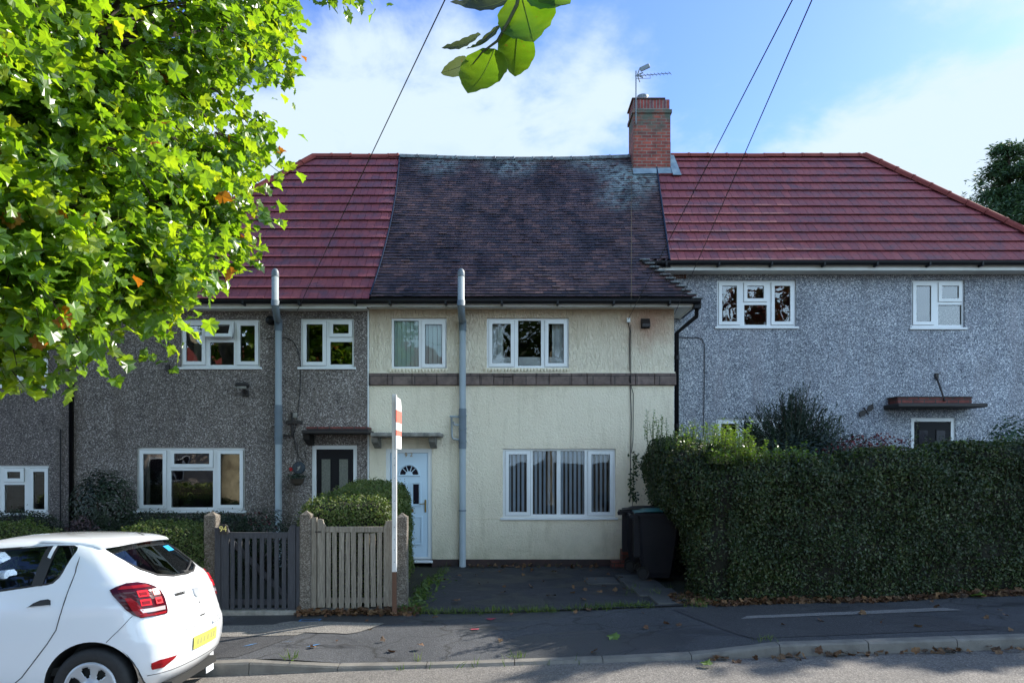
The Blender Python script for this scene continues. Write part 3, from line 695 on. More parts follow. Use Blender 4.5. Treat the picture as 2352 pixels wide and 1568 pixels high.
def door(parent, Y, box, name, framemat, leafmat, kind, zb_):
    x0, y0, x1, y1 = box; a, b, c, d = X_(x0, Y), X_(x1, Y), zb_, Z_(y0, Y)
    fr = MB(); fw = .075; fr.plate(a, b, c, d, [(a + fw, b - fw, c + .06, d - fw)], Y + .03, .08); o = fr.build('door_frame', framemat, parent)
    A, B, CC, D = a + fw + .006, b - fw - .006, c + .06, d - fw - .006; W = B - A; H = D - CC; yl = Y + .055
    lf = MB(); lf.plate(A, B, CC, D, [], yl, .04); lf.plate(A + .02, B - .02, CC + .02, D - .02, [], yl - .012, .012)
    do = lf.build(name, leafmat, parent)
    gl = MB(); rim = MB(); yy = yl - .016
    def rect(mb_, fx0, fx1, fz0, fz1, y, t=.006): mb_.box(A + W * fx0, A + W * fx1, y - t, y, CC + H * fz0, CC + H * fz1)
    def rring(fx0, fx1, fz0, fz1, w_=.022, pr=.014): x_0, x_1, z_0, z_1 = A + W * fx0, A + W * fx1, CC + H * fz0, CC + H * fz1; rim.plate(x_0 - w_, x_1 + w_, z_0 - w_, z_1 + w_, [(x_0, x_1, z_0, z_1)], yy - pr, pr + .01)
    if kind == 'white':
        for f in ((.24, .39), (.61, .76)): rring(f[0] - .03, f[1] + .03, .50, .71); rect(gl, f[0], f[1], .51, .70, yy + .002)
        for f in ((.2, .41), (.59, .82)): rring(f[0], f[1], .13, .38); rect(rim, f[0] + .04, f[1] - .04, .145, .365, yy + .002, .008)
        cx, cz, r = A + W * .5, CC + H * .79, W * .24
        n = 18
        gl.prism([(cx + r * math.cos(math.pi * i / n), cz + r * math.sin(math.pi * i / n)) for i in range(n + 1)], yy - .004, yy + .004)
        rim.tube([(cx + (r + .02) * math.cos(math.pi * i / n), yy - .004, cz + (r + .02) * math.sin(math.pi * i / n)) for i in range(n + 1)], .018, 6)
        rim.tube([(cx - r - .04, yy - .004, cz - .012), (cx + r + .04, yy - .004, cz - .012)], .018, 6)
        rim.prism([(cx + .07 * math.cos(math.pi * i / 8), cz + .07 * math.sin(math.pi * i / 8)) for i in range(9)], yy - .012, yy)
        for t in (45, 72, 108, 135): rim.tube([(cx + .06 * math.cos(R(t)), yy - .006, cz + .06 * math.sin(R(t))), (cx + r * math.cos(R(t)), yy - .006, cz + r * math.sin(R(t)))], .008, 5)
        hd = MB(); hx = B - .045; hz = CC + H * .49; hd.bev(hx - .016, hx + .016, yy - .02, yy, hz - .12, hz + .12, .004); hd.tube([(hx, yy - .03, hz + .05), (hx, yy - .055, hz + .05), (hx - .11, yy - .055, hz + .04)], .009, 7); hd.build('handle', 'brass', do)
        lb = MB(); lb.bev(A + W * .30, A + W * .62, yy - .014, yy, CC + H * .43, CC + H * .465, .004); lb.build('letterbox', 'brass', do)
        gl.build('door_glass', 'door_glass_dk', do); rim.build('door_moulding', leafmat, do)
        st = MB(); st.bev(a - .02, b + .02, Y - .06, Y + .1, c - .045, c, .008); st.build('threshold', 'upvc', o)
    else:
        for f in ((.14, .38), (.62, .86)): rring(f[0], f[1], .30, .91, .018, .008); rect(gl, f[0], f[1], .30, .91, yy + .002)
        gl.build('door_glass', 'door_glass' if kind == 'black' else 'door_glass_dk', do); rim.build('door_moulding', leafmat, do)
        hd = MB(); cx = A + W * .5; hz = CC + H * .36; hd.bev(cx - .025, cx + .025, yy - .02, yy, hz - .05, hz + .05, .008); hd.build('knocker', 'chrome', do)
        lk = MB(); lk.tube([(cx, yy - .02, CC + H * .62), (cx, yy, CC + H * .62)], .06, 16); lk.build('door_viewer', 'black_rough', do)
    return do, (A, B, CC, D, yy)
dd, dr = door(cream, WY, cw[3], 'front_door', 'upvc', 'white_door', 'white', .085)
def text(parent, s, x, y, z, size, mat, name='numerals', rot=(R(90), 0, 0), depth=.003, sx=1, mtx=None):
    cu_ = bpy.data.curves.new(name, 'FONT'); cu_.body = s; cu_.size = size; cu_.extrude = depth; cu_.align_x = 'CENTER'; cu_.align_y = 'CENTER'
    t = bpy.data.objects.new('tmp', cu_); C.objects.link(t); dg = bpy.context.evaluated_depsgraph_get()
    me = bpy.data.meshes.new_from_object(t.evaluated_get(dg)); bpy.data.objects.remove(t)
    off = Vector(WL.get(parent.as_pointer(), (0, 0, 0))) if parent is not None else Vector()
    mt = mtx if mtx is not None else Matrix.Translation(Vector((x, y, z)) - off) @ Euler(rot).to_matrix().to_4x4() @ Matrix.Diagonal((sx, 1, 1, 1))
    me.transform(mt); me.materials.clear(); me.materials.append(M[mat]); o = bpy.data.objects.new(name, me); C.objects.link(o); o.parent = parent; WL[o.as_pointer()] = tuple(off); return o
text(dd, '9', X_(932, WY), dr[4] - .006, Z_(1045, WY), .11, 'brass'); text(dd, '2', X_(944, WY), dr[4] - .006, Z_(1044, WY), .115, 'brass')
# canopy over the door
def canopy(parent, Y, x0, x1, ztop, th, proj, slab, corbels, topbrick=None):
    mb = MB(); mb.bev(x0, x1, Y - proj, Y - .002, ztop - th, ztop, .015); o = mb.build('door_canopy', slab, parent)
    for cx in corbels:
        c = MB(); c.prism([(0, 0), (proj * .72, 0), (proj * .66, -.09), (.05, -.2), (0, -.2)], -.06, .06, 0, Matrix.Translation((cx, Y - .002, ztop - th - .002)) @ Matrix.Rotation(R(-90), 4, 'Z')); c.build('corbel', slab, o)
    return o
canopy(cream, WY, X_(852, 12.75), X_(1013, 12.75), Z_(993, 12.72), .075, .5, 'slab', [X_(864, 13.0), X_(994, 13.0)])
# main roof
ULc = lambda s: -2.62 - .05 * clip(s / SL, 0, 1) + .10 * math.sin(math.pi * clip(s / SL, 0, 1))
s_up = (13.72 - EY) / ups.y
def URc(s):
    y = EY + ups.y * s
    if s < s_up - .001: return 3.42 - (y - EY) * 1.0
    return 3.10 + (y - 13.72) / (16.6 - 13.72) * .30
mb = MB(); Pc = PM(.07, .05); roof_tiles(mb, Pc, SL, .102, .168, .019, ULc, URc, random.Random(21), .005)
cr_ = mb.build('roof', 'old_tile', cream)
mb = MB()
for i in range(30):
    s0, s1 = SL * i / 30, SL * (i + 1) / 30; L0, L1, R0, R1 = ULc(s0), ULc(s1), URc(s0 + .001), URc(s1 - .001)
    for q in range(16):
        f, h = q / 16, (q + 1) / 16; mb.quad(Pc(L0 + (R0 - L0) * f, s0, -.03), Pc(L0 + (R0 - L0) * h, s0, -.03), Pc(L1 + (R1 - L1) * h, s1, -.03), Pc(L1 + (R1 - L1) * f, s1, -.03))
mb.box(-2.62, 3.38, EY + .03, EY + .06, EZ - .13, EZ + .13)
# side return, eave sheet to the back
mb.quad((3.42, EY, EZ - .012), (3.42, 14.1, EZ - .012), (2.55, 14.1, EZ + TAN * .87 - .012), (2.6, 13.72, EZ + TAN * .82 - .02))
mb.quad((-2.66, RY, RZ - .03), (3.4, RY, RZ - .03), (3.4, 2 * RY - EY + .9, RZ - TAN * 4.4), (-2.66, 2 * RY - EY + .9, RZ - TAN * 4.4))
mb.build('roof_deck', 'under', cr_)
mb = MB(); g = random.Random(4)       # return slope tiles
Us, Vs = Vector((0, 1, 0)), Vector((-1, 0, TAN)).normalized(); Ns = Vector((TAN, 0, 1)).normalized()
roof_tiles(mb, lambda u, s, h: tuple(Vector((3.42, EY, EZ)) + Us * u + Vs * s + Ns * h), 1.2, .095, .168, .012, lambda s: s * abs(Vs.x), lambda s: 1.2, g, .004)
mb.build('return_slope', 'old_tile', cr_)
mb = MB(); g = random.Random(8)       # bonnet tiles up the little hip
for i in range(11):
    t = i / 10 * .82; mb.bev(3.42 - t - .10, 3.42 - t + .10, EY + t - .09, EY + t + .07, EZ + TAN * t + .0, EZ + TAN * t + .03, .008, 0, Matrix.Translation((0, 0, 0)))
mb.build('hip_tile', 'old_ridge', cr_)
mb = MB(); pts = [Pc(u, SL, .0) for u in np.linspace(-2.68, 2.82, 13)]
for a, b in zip(pts, pts[1:]): half_round(mb, Vector(a) + Vector((0, .02, -.03)), Vector(b) + Vector((0, .02, -.03)), .115, .457, random.Random(int(a[0] * 50)))
mb.build('ridge_tile', 'old_ridge', cr_)
mb = MB(); vp = [Pc(ULc(s), s, .05) for s in np.linspace(0, SL, 24)]; mb.tube(vp, .016, 6); mb.build('verge_trim', 'trim_dark', cr_)
mb = MB(); vp = [Pc(URc(s), s, .045) for s in np.linspace(s_up, SL - .55, 12)]; mb.tube(vp, .018, 6); mb.build('verge_trim', 'trim_dark', cr_)
gutter(cream, -2.72, 3.47, EY - .06, EZ - .035)
mb = MB(); mb.box(3.40, 3.47, EY - .06, 14.1, EZ - .10, EZ - .02); mb.build('return_gutter', 'black_pl', cream)
mb = MB(); mb.box(-2.70, 3.36, EY + .02, EY + .04, EZ - .13, EZ - .03); mb.box(3.36, 3.38, EY + .02, 14.05, EZ - .13, EZ - .03); mb.build('fascia', 'fascia', cream)
mb = MB(); mb.box(-2.70, 3.36, EY + .042, WY - .002, EZ - .115, EZ - .10); mb.box(XR + .002, 3.36, WY, 14.05, EZ - .115, EZ - .10); mb.build('soffit', 'fascia', cream)
# eaves piece of the upper right corner
mb = MB(); zz = EZ + TAN * .82; mb.box(2.35, 3.12, 13.70, 13.72, zz - .12, zz - .0); mb.build('upper_fascia', 'black_pl', cream)
# gable/return wall at right
mb = MB(); mb.quad((XR, WY, -.1), (XR, 14.12, -.1), (XR, 14.12, 4.86), (XR, WY, 4.86)); mb.build('return_wall', 'cream_lo', cream)
# chimney
cy0, cy1 = 16.15, 16.8; cx0, cx1 = X_(1455, cy0), X_(1540, cy0)
mb = MB(); mb.box(cx0, cx1, cy0, cy1, 8.2, 10.02); ch = mb.build('chimney', 'brick', cream)
mb = MB(); mb.box(cx0 - .03, cx1 + .03, cy0 - .03, cy1 + .03, 10.02, 10.10); mb.build('oversailing_course', 'brick', ch)
mb = MB(); mb.box(cx0 + .0, cx1 - .02, cy0 + .0, cy1, 10.10, 10.34); mb.build('soldier_course', 'brick_top', ch)
mb = MB(); mb.bev(cx0 - .04, cx1 - .12, cy0 - .03, cy1 + .03, 10.34, 10.375, .01); mb.build('chimney_cap', 'brick_dark', ch)
mb = MB(); mb.lathe([(.12, 0), (.12, .1), (.135, .11), (.135, .15), (.12, .16), (.13, .17), (.13, .22), (.09, .23), (0, .23)], (cx0 + .27, cy0 + .32, 10.36), 18); mb.build('chimney_pot', 'grey_pipe_dk', ch, True)
mb = MB(); sB = (cy0 - EY) / ups.y
mb.quad(Pc(cx0 - .03, sB - .22, .05), Pc(cx1 + .02, sB - .22, .05), Pc(cx1 + .02, sB + .02, .06), Pc(cx0 - .03, sB + .02, .06))
mb.quad(Pc(cx1, sB - .34, .07), Pc(cx1 + .19, sB - .34, .07), Pc(cx1 + .16, SL - .05, .07), Pc(cx1, SL - .05, .07))
mb.box(cx0 - .005, cx1 + .006, cy0 - .006, cy0, 8.55, 8.75); mb.box(cx1, cx1 + .006, cy0, cy1, 8.7, 9.35)
mb.build('flashing', 'lead', ch)
# television aerial
ae = thing('television_aerial', 'thin grey television aerial strapped to the brick chimney', 'aerial', (X_(1460, cy0), cy0 - .03, 9.8))
ax = X_(1460, cy0); ay = cy0 - .04
mb = MB(); mb.tube([(ax, ay, 9.75), (ax, ay, 10.98)], .014, 6); mb.build('mast', 'grey_pipe_dk', ae)
mb = MB(); b0, b1 = Vector((ax - .02, ay, 10.86)), Vector((ax + .68, ay - .55, 10.62)); mb.tube([b0, b1], .008, 5)
dn = (b1 - b0).normalized(); pe = dn.cross(Vector((0, 0, 1))).normalized()
for i in range(9): p = b0 + (b1 - b0) * (.18 + i * .1); mb.tube([p - pe * .07, p + pe * .07], .006, 4)
mb.tube([(ax, ay, 10.80), (ax + .3, ay - .2, 10.70), tuple(b0 + (b1 - b0) * .45)], .006, 4)
mb.build('boom', 'grey_pipe_dk', ae)
mb = MB()
for a in (70, 20, -20, -70): q = Vector((ax + .03, ay, 10.88)); v = Vector((.12 * math.cos(R(a)) + .02, 0, .17 * math.sin(R(a)))); mb.tube([q, q + v], .014, 5)
mb.bev(ax + .1, ax + .34, ay - .1, ay - .06, 10.87, 10.97, .01, 0, Matrix.Translation((ax, 0, 10.9)) @ Matrix.Rotation(R(-25), 4, 'Y') @ Matrix.Translation((-ax, 0, -10.9)))
mb.build('reflector', 'grey_pipe_dk', ae)
mb = MB(); mb.tube([(ax, ay + .01, 9.9), (X_(1452, 15.9), 15.9, 9.1 - .45), (X_(1450, 15.4), 15.4, EZ + TAN * (15.4 - EY) + .05), (X_(1450, 12.84), 12.84, 5.0), (X_(1449, 12.84), 12.84, 4.8)], .005, 5); mb.build('aerial_cable', 'cable_mat', ae)
# soil pipes
def soil_pipe(label, xa, xb, loc, band):
    o = thing('soil_pipe', label, 'pipe', loc, 'grey plastic soil pipes up the house fronts')
    y1, y0 = WY - .11, EY - .20; r = .062; zt = Z_(628, y0); z1 = Z_(700, y0); z2 = Z_(755, y1)
    mb = MB(); mb.tube([(xb, y1, -.02), (xb, y1, z2 + .03)], r, 16); mb.build('lower_pipe', 'grey_pipe', o, True)
    mb = MB(); mb.tube([(xb, y1, z2 + .15), (xb, y1, z2 + .16), ((xa * .45 + xb * .55), y1 * .6 + y0 * .4, z1 - .22), (xa, y0, z1), (xa, y0, z1 + .06)], r * 1.06, 16)
    mb.tube([(xb, y1, z2 - .04), (xb, y1, z2 + .17)], r * 1.16, 16); mb.tube([(xa, y0, z1 - .02), (xa, y0, z1 + .08)], r * 1.16, 16); mb.build('offset_bend', 'grey_pipe_dk', o, True)
    mb = MB(); mb.tube([(xa, y0, z1 + .05), (xa, y0, zt)], r, 16); mb.build('vent_pipe', 'grey_pipe', o, True)
    mb = MB(); mb.lathe([(r * 1.08, -.06), (r * 1.08, .01), (r * .9, .05), (r * .5, .085), (0, .095)], (xa, y0, zt), 16); mb.build('vent_cap', 'grey_pipe_dk', o, True)
    mb = MB()
    for za, zc in band: mb.tube([(xb, y1, za), (xb, y1, zc)], r * 1.13, 16)
    for za, zc in band:
        for t in (.18, .5, .82): z = za + (zc - za) * t; mb.tube([(xb, y1, z - .02), (xb, y1, z + .02)], r * 1.24, 16)
    mb.tube([(xb, y1, 1.02), (xb, y1, 1.05)], r * 1.12, 16)
    mb.build('branch_fitting', 'grey_pipe_dk', o, True); return o, r, y1
def sp(px): return X_(px, WY - .11)
soil_pipe('grey soil pipe on the pebbledashed house left of the black front door', X_(632, 12.7), sp(639.5), (sp(639.5), 13.09, 0), [(Z_(1020, 13.09), Z_(930, 13.09))])
so, r_, y1_ = soil_pipe('grey soil pipe on the cream house right of the white front door', X_(1059, 12.7), sp(1062.5), (sp(1062.5), 13.09, 0), [(Z_(1030, 13.09), Z_(938, 13.09))])
mb = MB(); q = lambda px, py: (X_(px, 13.09), 13.09, Z_(py, 13.09)); mb.tube([q(1033, 956), q(1054, 957)], .02, 8); mb.tube([q(1037, 958), q(1038, 1002), q(1041, 1008), q(1054, 1009)], .02, 8); mb.tube([q(1041, 968), q(1043, 975), q(1054, 976)], .02, 8); mb.build('waste_pipe', 'grey_pipe', so, True)
# fittings on cream wall
def onwall(name, label, cat, mat, px0, py0, px1, py1, d, Y=WY):
    mb = MB(); mb.bev(X_(px0, Y), X_(px1, Y), Y - d, Y - .001, Z_(py1, Y), Z_(py0, Y), .006); o = mb.build(name, mat); tag(o, label, cat); return o
def flue():
    o = thing('flue_hood', 'small square black flue hood under the eaves of the cream house', 'flue', (X_(1482, WY), WY, Z_(753, WY)))
    a, b, c, d = pbox(WY, 1473, 733, 1491, 753); mb = MB(); mb.add([(a, WY - .02, d), (b, WY - .02, d), (b, WY - .001, d), (a, WY - .001, d), (a, WY - .12, c + .06), (b, WY - .12, c + .06), (a, WY - .12, c), (b, WY - .12, c), (a, WY - .001, c), (b, WY - .001, c)], [(0, 1, 2, 3), (4, 5, 1, 0), (6, 7, 5, 4), (0, 3, 8, 6, 4), (1, 5, 7, 9, 2)])
    mb.build('hood', 'black_rough', o); mb = MB(); mb.box(a - .01, b + .01, WY - .015, WY - .002, c - .01, d + .01); mb.build('back_plate', 'black_rough', o)
flue()
jb = onwall('junction_box', 'small white telephone junction box high on the cream wall', 'junction box', 'upvc', 1439, 731, 1447, 741, .05)
mb = MB(); qq = lambda px, py: (X_(px, WY - .02), WY - .02, Z_(py, WY - .02))
mb.tube([qq(1443, 741), qq(1447, 760), qq(1446, 800), qq(1447, 856), (X_(1447, 13.1), 13.12, Z_(870, 13.1)), qq(1448, 888), qq(1450, 960), qq(1448, 1060), qq(1447, 1150)], .008, 5)
mb.tube([qq(1449, 745), qq(1449, 850), (X_(1449, 13.1), 13.12, Z_(870, 13.1)), qq(1450, 888), qq(1455, 905), qq(1454, 1010), qq(1450, 1040)], .006, 5)
tag(mb.build('wall_cable', 'black_pl'), 'thin black cables dropping down the right end of the cream wall', 'cable')
# downpipe in the corner between cream and blue grey house
dp = thing('downpipe', 'black rainwater downpipe in the corner beside the cream house', 'pipe', (XR + .06, 13.3, 0))
mb = MB(); mb.tube([(3.43, EY + .03, EZ - .09), (3.43, EY + .05, EZ - .3), (XR + .07, 13.28, EZ - .55), (XR + .07, 13.28, .2)], .042, 10); mb.build('pipe', 'black_pl', dp, True)
mb = MB(); mb.bev(3.36, 3.50, EY - .04, EY + .12, EZ - .17, EZ - .06, .01)
mb.build('outlet', 'black_pl', dp)
for z in (3.9, 2.6, 1.3): mb = MB(); mb.tube([(XR + .07, 13.28, z), (XR + .07, 13.28, z + .07)], .052, 10); mb.build('pipe_clip', 'black_pl', dp)
# bricks by the bins
for i, (a, b, c, d, lb) in enumerate(((X_(1404, 12.95), X_(1450, 12.95), -.03, .11, 'dark brick lying flat at the foot of the cream wall'), (X_(1427, 12.95), X_(1450, 12.95), .113, .32, 'dark brick standing on end beside the bins'))):
    mb = MB(); mb.bev(a, b, 12.85, 13.1, c, d, .006); tag(mb.build('loose_brick', 'brick_dark'), lb, 'brick', 'loose bricks by the bins')

# ===== left pebbledashed house, number 94
lw = [(414, 733, 597, 843), (690, 731, 813, 843), (313, 1027, 562, 1172), (716, 1022, 820, 1288)]
LX = X_(170, WY)
left = house_body('pebbledash_house', 'grey brown pebbledashed house with red tiled roof and black front door', LX, XL - .004, WY, -.15, 4.86, lw, 'peb_left', (-5.4, WY, 0))
window(left, WY, lw[0], [(420, 741, 468, 835, 'o'), (478, 740, 534, 776, 't'), (480, 785, 535, 837, 'f'), (545, 741, 590, 835, 'o')], 'curtain', dressrange=[(.12, .3), (.9, .97)])
window(left, WY, lw[1], [(697, 738, 746, 836, 'o'), (758, 738, 806, 771, 'o'), (757, 784, 808, 836, 'f')], 'curtain', dressrange=[(.05, .12)])
window(left, WY, lw[2], [(321, 1036, 378, 1165, 'o'), (392, 1035, 485, 1071, 'o'), (390, 1080, 487, 1165, 'f'), (499, 1036, 555, 1165, 'o')], 'curtain', dressrange=[(.03, .08), (.92, .97)])
door(left, WY, lw[3], 'front_door', 'upvc', 'black_door', 'black', .08)
canopy(left, WY, X_(693, 12.75), X_(848, 12.75), Z_(987, 12.7), .07, .48, 'black_rough', [X_(708, 13.0)])
mb = MB(); mb.bev(X_(703, 12.85), X_(845, 12.85), 12.85, WY - .002, Z_(986, 12.7), Z_(979, 12.75), .008); mb.build('canopy_top_course', 'brick_dark', left)
mb = MB(); mb.box(XL - .03, XL - .006, WY - .012, WY - .002, .0, 4.8); mb.build('party_bead', 'upvc', left)
lRE = X_(722, RY)
mb = MB(); Pl = PM(); ULl = lambda s: lRE - (SL - s) * ups.y; URl = lambda s: -2.65 - .05 * s / SL + .10 * math.sin(math.pi * clip(s / SL, 0, 1))
roof_tiles(mb, lambda u, s, h: Pl(u, s, h - .012), SL, .345, .164, .042, ULl, URl, random.Random(31), .0015, .5, .006)
lr = mb.build('roof', 'red_tile', left)
mb = MB(); A = lRE; e_ = RY - EY
mb.quad(Pl(ULl(0), 0, -.03), Pl(-2.63, 0, -.03), Pl(-2.67, SL, -.03), Pl(A, SL, -.03))
mb.add([(A, RY, RZ - .03), (A - e_, EY, EZ - .03), (A - e_, 2 * RY - EY, EZ - .03)], [(0, 1, 2)]); mb.quad((A, RY, RZ - .03), (-2.67, RY, RZ - .03), (-2.67, 2 * RY - EY + 1, EZ - .03 - TAN), (A - e_, 2 * RY - EY + 1, EZ - TAN - .03))
mb.build('roof_deck', 'under', lr)
Us, Vs, Ns = Vector((0, 1, 0)), Vector((1, 0, TAN)).normalized(), Vector((-TAN, 0, 1)).normalized()
mb = MB(); roof_tiles(mb, lambda u, s, h: tuple(Vector((A - e_, EY, EZ)) + Us * u + Vs * s + Ns * h), SL, .345, .164, .042, lambda s: s * Vs.x, lambda s: 2 * e_ - s * Vs.x, random.Random(32), .002); mb.build('side_slope', 'red_tile', lr)
mb = MB(); g = random.Random(2); half_round(mb, (A, RY + .02, RZ - .03), (-2.7, RY + .02, RZ - .03), .12, .45, g); half_round(mb, (A, RY, RZ - .02), (A - e_, EY, EZ - .0), .115, .45, g); mb.build('ridge_tile', 'red_ridge', lr)
gutter(left, A - e_ - .1, -2.72, EY - .06, EZ - .035)
mb = MB(); mb.box(A - e_, -2.704, EY + .02, EY + .045, EZ - .16, EZ - .03); mb.build('fascia', 'fascia', left)
mb = MB(); mb.box(A - e_, -2.704, EY + .047, WY - .002, EZ - .15, EZ - .135); mb.build('soffit', 'fascia', left)
# things on the left wall
fl = thing('floodlight', 'small bronze floodlight on the pebbledashed wall between the windows', 'light', (X_(563, WY), WY, Z_(890, WY)))
X0, Z0 = X_(563, WY), Z_(893, WY)
mb = MB(); mb.bev(X0 - .12, X0 + .12, WY - .2, WY - .08, Z0 + .02, Z0 + .09, .015, 0, Matrix.Translation((X0, WY - .14, Z0 + .05)) @ Matrix.Rotation(R(-25), 4, 'X') @ Matrix.Translation((-X0, -WY + .14, -Z0 - .05))); mb.build('lamp_head', 'black_rough', fl)
mb = MB(); mb.bev(X0 - .08, X0 + .1, WY - .215, WY - .19, Z0 - .02, Z0 + .03, .005); mb.build('lens', 'slab', fl)
mb = MB(); mb.tube([(X0 + .02, WY - .12, Z0 + .02), (X0 + .02, WY - .05, Z0 - .08), (X0 + .02, WY, Z0 - .08)], .03, 8); mb.bev(X0 - .04, X0 + .08, WY - .05, WY, Z0 - .14, Z0 - .03, .01); mb.build('sensor_bracket', 'black_rough', fl)
cs = thing('iron_bracket', 'black iron cross-shaped hanging bracket beside the left soil pipe', 'bracket', (X_(672, WY), WY, Z_(975, WY)))
mb = MB(); a, b = X_(672, WY), Z_(970, WY); mb.bev(a - .025, a + .025, WY - .04, WY, Z_(1003, WY), Z_(947, WY), .006); mb.bev(X_(658, WY), X_(697, WY), WY - .06, WY - .041, b - .03, b + .03, .006); mb.bev(X_(653, WY), X_(672, WY), WY - .05, WY - .03, Z_(1003, WY), Z_(998, WY), .003); mb.build('arm', 'black_rough', cs)
onwall('wall_box', 'small beige box behind the black iron bracket', 'box', 'slab', 674, 948, 684, 960, .05)
o = MB(); o.lathe([(0, -.14), (.07, -.13), (.085, -.1), (.085, 0)], (X_(624, WY), WY, Z_(737, WY)), 16, 0, Matrix.Rotation(R(-90), 4, 'X')); tag(o.build('round_vent', 'black_pl', None, True), 'round black vent cover beside the top of the left soil pipe', 'vent')
o = MB(); o.bev(X_(383, WY), X_(391, WY), WY - .06, WY, Z_(853, WY), Z_(838, WY), .005); o.bev(X_(388, WY), X_(397, WY), WY - .04, WY, Z_(858, WY), Z_(849, WY), .005); tag(o.build('wall_hook', 'black_rough'), 'small black fixing on pebbledash below the open window', 'hook')
hb = thing('hanging_basket', 'dark woven hanging basket on the wall left of the black door', 'basket', (X_(683, WY), 13.0, Z_(1115, WY)))
bx, bz = X_(683, 13.0), Z_(1100, 13.0)
mb = MB(); mb.lathe([(0, -.12), (.06, -.115), (.1, -.08), (.125, 0), (.135, .0), (.12, .01)], (bx, 13.0, bz), 18); mb.build('basket', 'twig', hb)
mb = MB()
for t in range(3): mb.tube([(bx + .125 * math.cos(t * 2.1), 13.0 + .125 * math.sin(t * 2.1), bz), (bx, 13.0, bz + .45)], .004, 4)
mb.tube([(bx, 13.0, bz + .45), (bx, 13.0, bz + .62), (X_(676, WY), WY - .05, Z_(1003, WY))], .006, 4); mb.build('chain', 'black_rough', hb)
g2 = np.random.default_rng(1); P = np.stack([bx + g2.normal(0, .07, 160), 13 + g2.normal(0, .06, 160), bz + .03 + abs(g2.normal(0, .03, 160))], 1); leafcards('plant', P, [(0, -.5, 1)] * 160, .05, 'shrub_dark', hb, seed=3)
pl = thing('wall_plaque', 'round dark wall plaque with pale bird shape above the hanging basket', 'plaque', (X_(687, WY), WY, Z_(1075, WY)))
mb = MB(); mb.lathe([(0, .05), (.1, .045), (.115, .03), (.12, 0)], (X_(687, WY), WY, Z_(1074, WY)), 24, 0, Matrix.Rotation(R(90), 4, 'X')); mb.build('disc', 'blue_slate', pl)
a, b = X_(687, WY), Z_(1074, WY); mb = MB(); mb.prism([(a - .04, b - .05), (a - .0, b - .01), (a - .03, b + .01), (a + .02, b + .03), (a + .05, b + .05), (a + .03, b + .0), (a + .0, b - .05)], WY - .058, WY - .05); mb.build('emblem', 'slab', pl)
o = MB()
for i in range(6): t = i * 1.05; o.prism([(X_(669, WY) + .035 * math.cos(t), Z_(1077, WY) + .035 * math.sin(t)), (X_(669, WY) + .03 * math.cos(t + .5), Z_(1077, WY) + .03 * math.sin(t + .5)), (X_(669, WY), Z_(1077, WY))], WY - .03, WY - .01)
tag(o.build('wall_flower', 'red_bright'), 'small red flower ornament on the wall left of the round plaque', 'ornament')
mb = MB(); w_ = lambda px, py: (X_(px, WY - .015), WY - .015, Z_(py, WY - .015))
mb.tube([w_(655, 775), w_(672, 782), w_(683, 800), w_(690, 830), w_(691, 870), w_(688, 910), w_(683, 960)], .007, 5)
mb.tube([w_(683, 960), w_(674, 1003), w_(680, 1035), w_(688, 1050), w_(697, 1062), w_(703, 1055), w_(700, 1035)], .006, 5); mb.tube([w_(610, 778), w_(630, 774), w_(650, 776)], .006, 5)
tag(mb.build('wall_cable', 'black_pl'), 'thin black cable looping down the pebbledash beside the left soil pipe', 'cable')

# ===== far left house
FY = WY + .02
fw_ = [(-60, 765, 112, 886), (-70, 1068, 113, 1183)]
far = house_body('brown_house', 'brown pebbledashed house at the far left behind the plane tree', -19, LX - .05, FY, -.6, 4.5, fw_, 'peb_far', (-11, FY, -.4))
window(far, FY, fw_[0], [(-52, 774, -5, 878, 'o'), (8, 774, 60, 808, 'o'), (6, 817, 58, 878, 'f'), (68, 774, 106, 878, 'o')])
window(far, FY, fw_[1], [(-62, 1076, -8, 1175, 'o'), (8, 1077, 50, 1104, 'o'), (6, 1113, 53, 1178, 'f'), (68, 1077, 106, 1175, 'o')], None)
mb = MB(); a, b, c, d = pbox(FY, *fw_[1])
for i in range(16): z = c + .03 + i * .045; mb.quad((a, FY + .2, z), (b, FY + .2, z), (b, FY + .225, z + .035), (a, FY + .225, z + .035))
mb.build('slatted_blind', 'black_rough', far)
e2 = 3.3; x0, x1 = -19.3, LX - .2; z0 = 4.55; zt = z0 + TAN * e2; yr = EY + e2
def Pf(u, s, h): return (u, EY + ups.y * s + nrm.y * h, z0 + ups.z * s + nrm.z * h)
SLf = e2 / ups.y; mb = MB(); roof_tiles(mb, Pf, SLf, .345, .33, .03, lambda s: x0 + ups.y * s, lambda s: x1 - ups.y * s, random.Random(12), .002)
fr_ = mb.build('roof', 'red_tile', far)
mb = MB(); mb.quad((x0, EY, z0 - .02), (x1, EY, z0 - .02), (x1 - e2, yr, zt - .02), (x0 + e2, yr, zt - .02)); mb.add([(x1, EY, z0 - .02), (x1, yr + e2, z0 - .02), (x1 - e2, yr, zt - .02)], [(0, 1, 2)]); mb.add([(x0, EY, z0 - .02), (x0, yr + e2, z0 - .02), (x0 + e2, yr, zt - .02)], [(0, 1, 2)]); mb.quad((x0, yr + e2, z0 - .02), (x1, yr + e2, z0 - .02), (x1 - e2, yr, zt - .02), (x0 + e2, yr, zt - .02)); mb.build('roof_deck', 'red_ridge', fr_)
gutter(far, x0, x1, EY - .06, z0 - .03)
mb = MB(); mb.box(x0, x1, EY + .02, EY + .045, z0 - .16, z0 - .03); mb.box(x0, x1, EY + .047, FY - .002, z0 - .15, z0 - .135); mb.build('fascia', 'fascia', far)
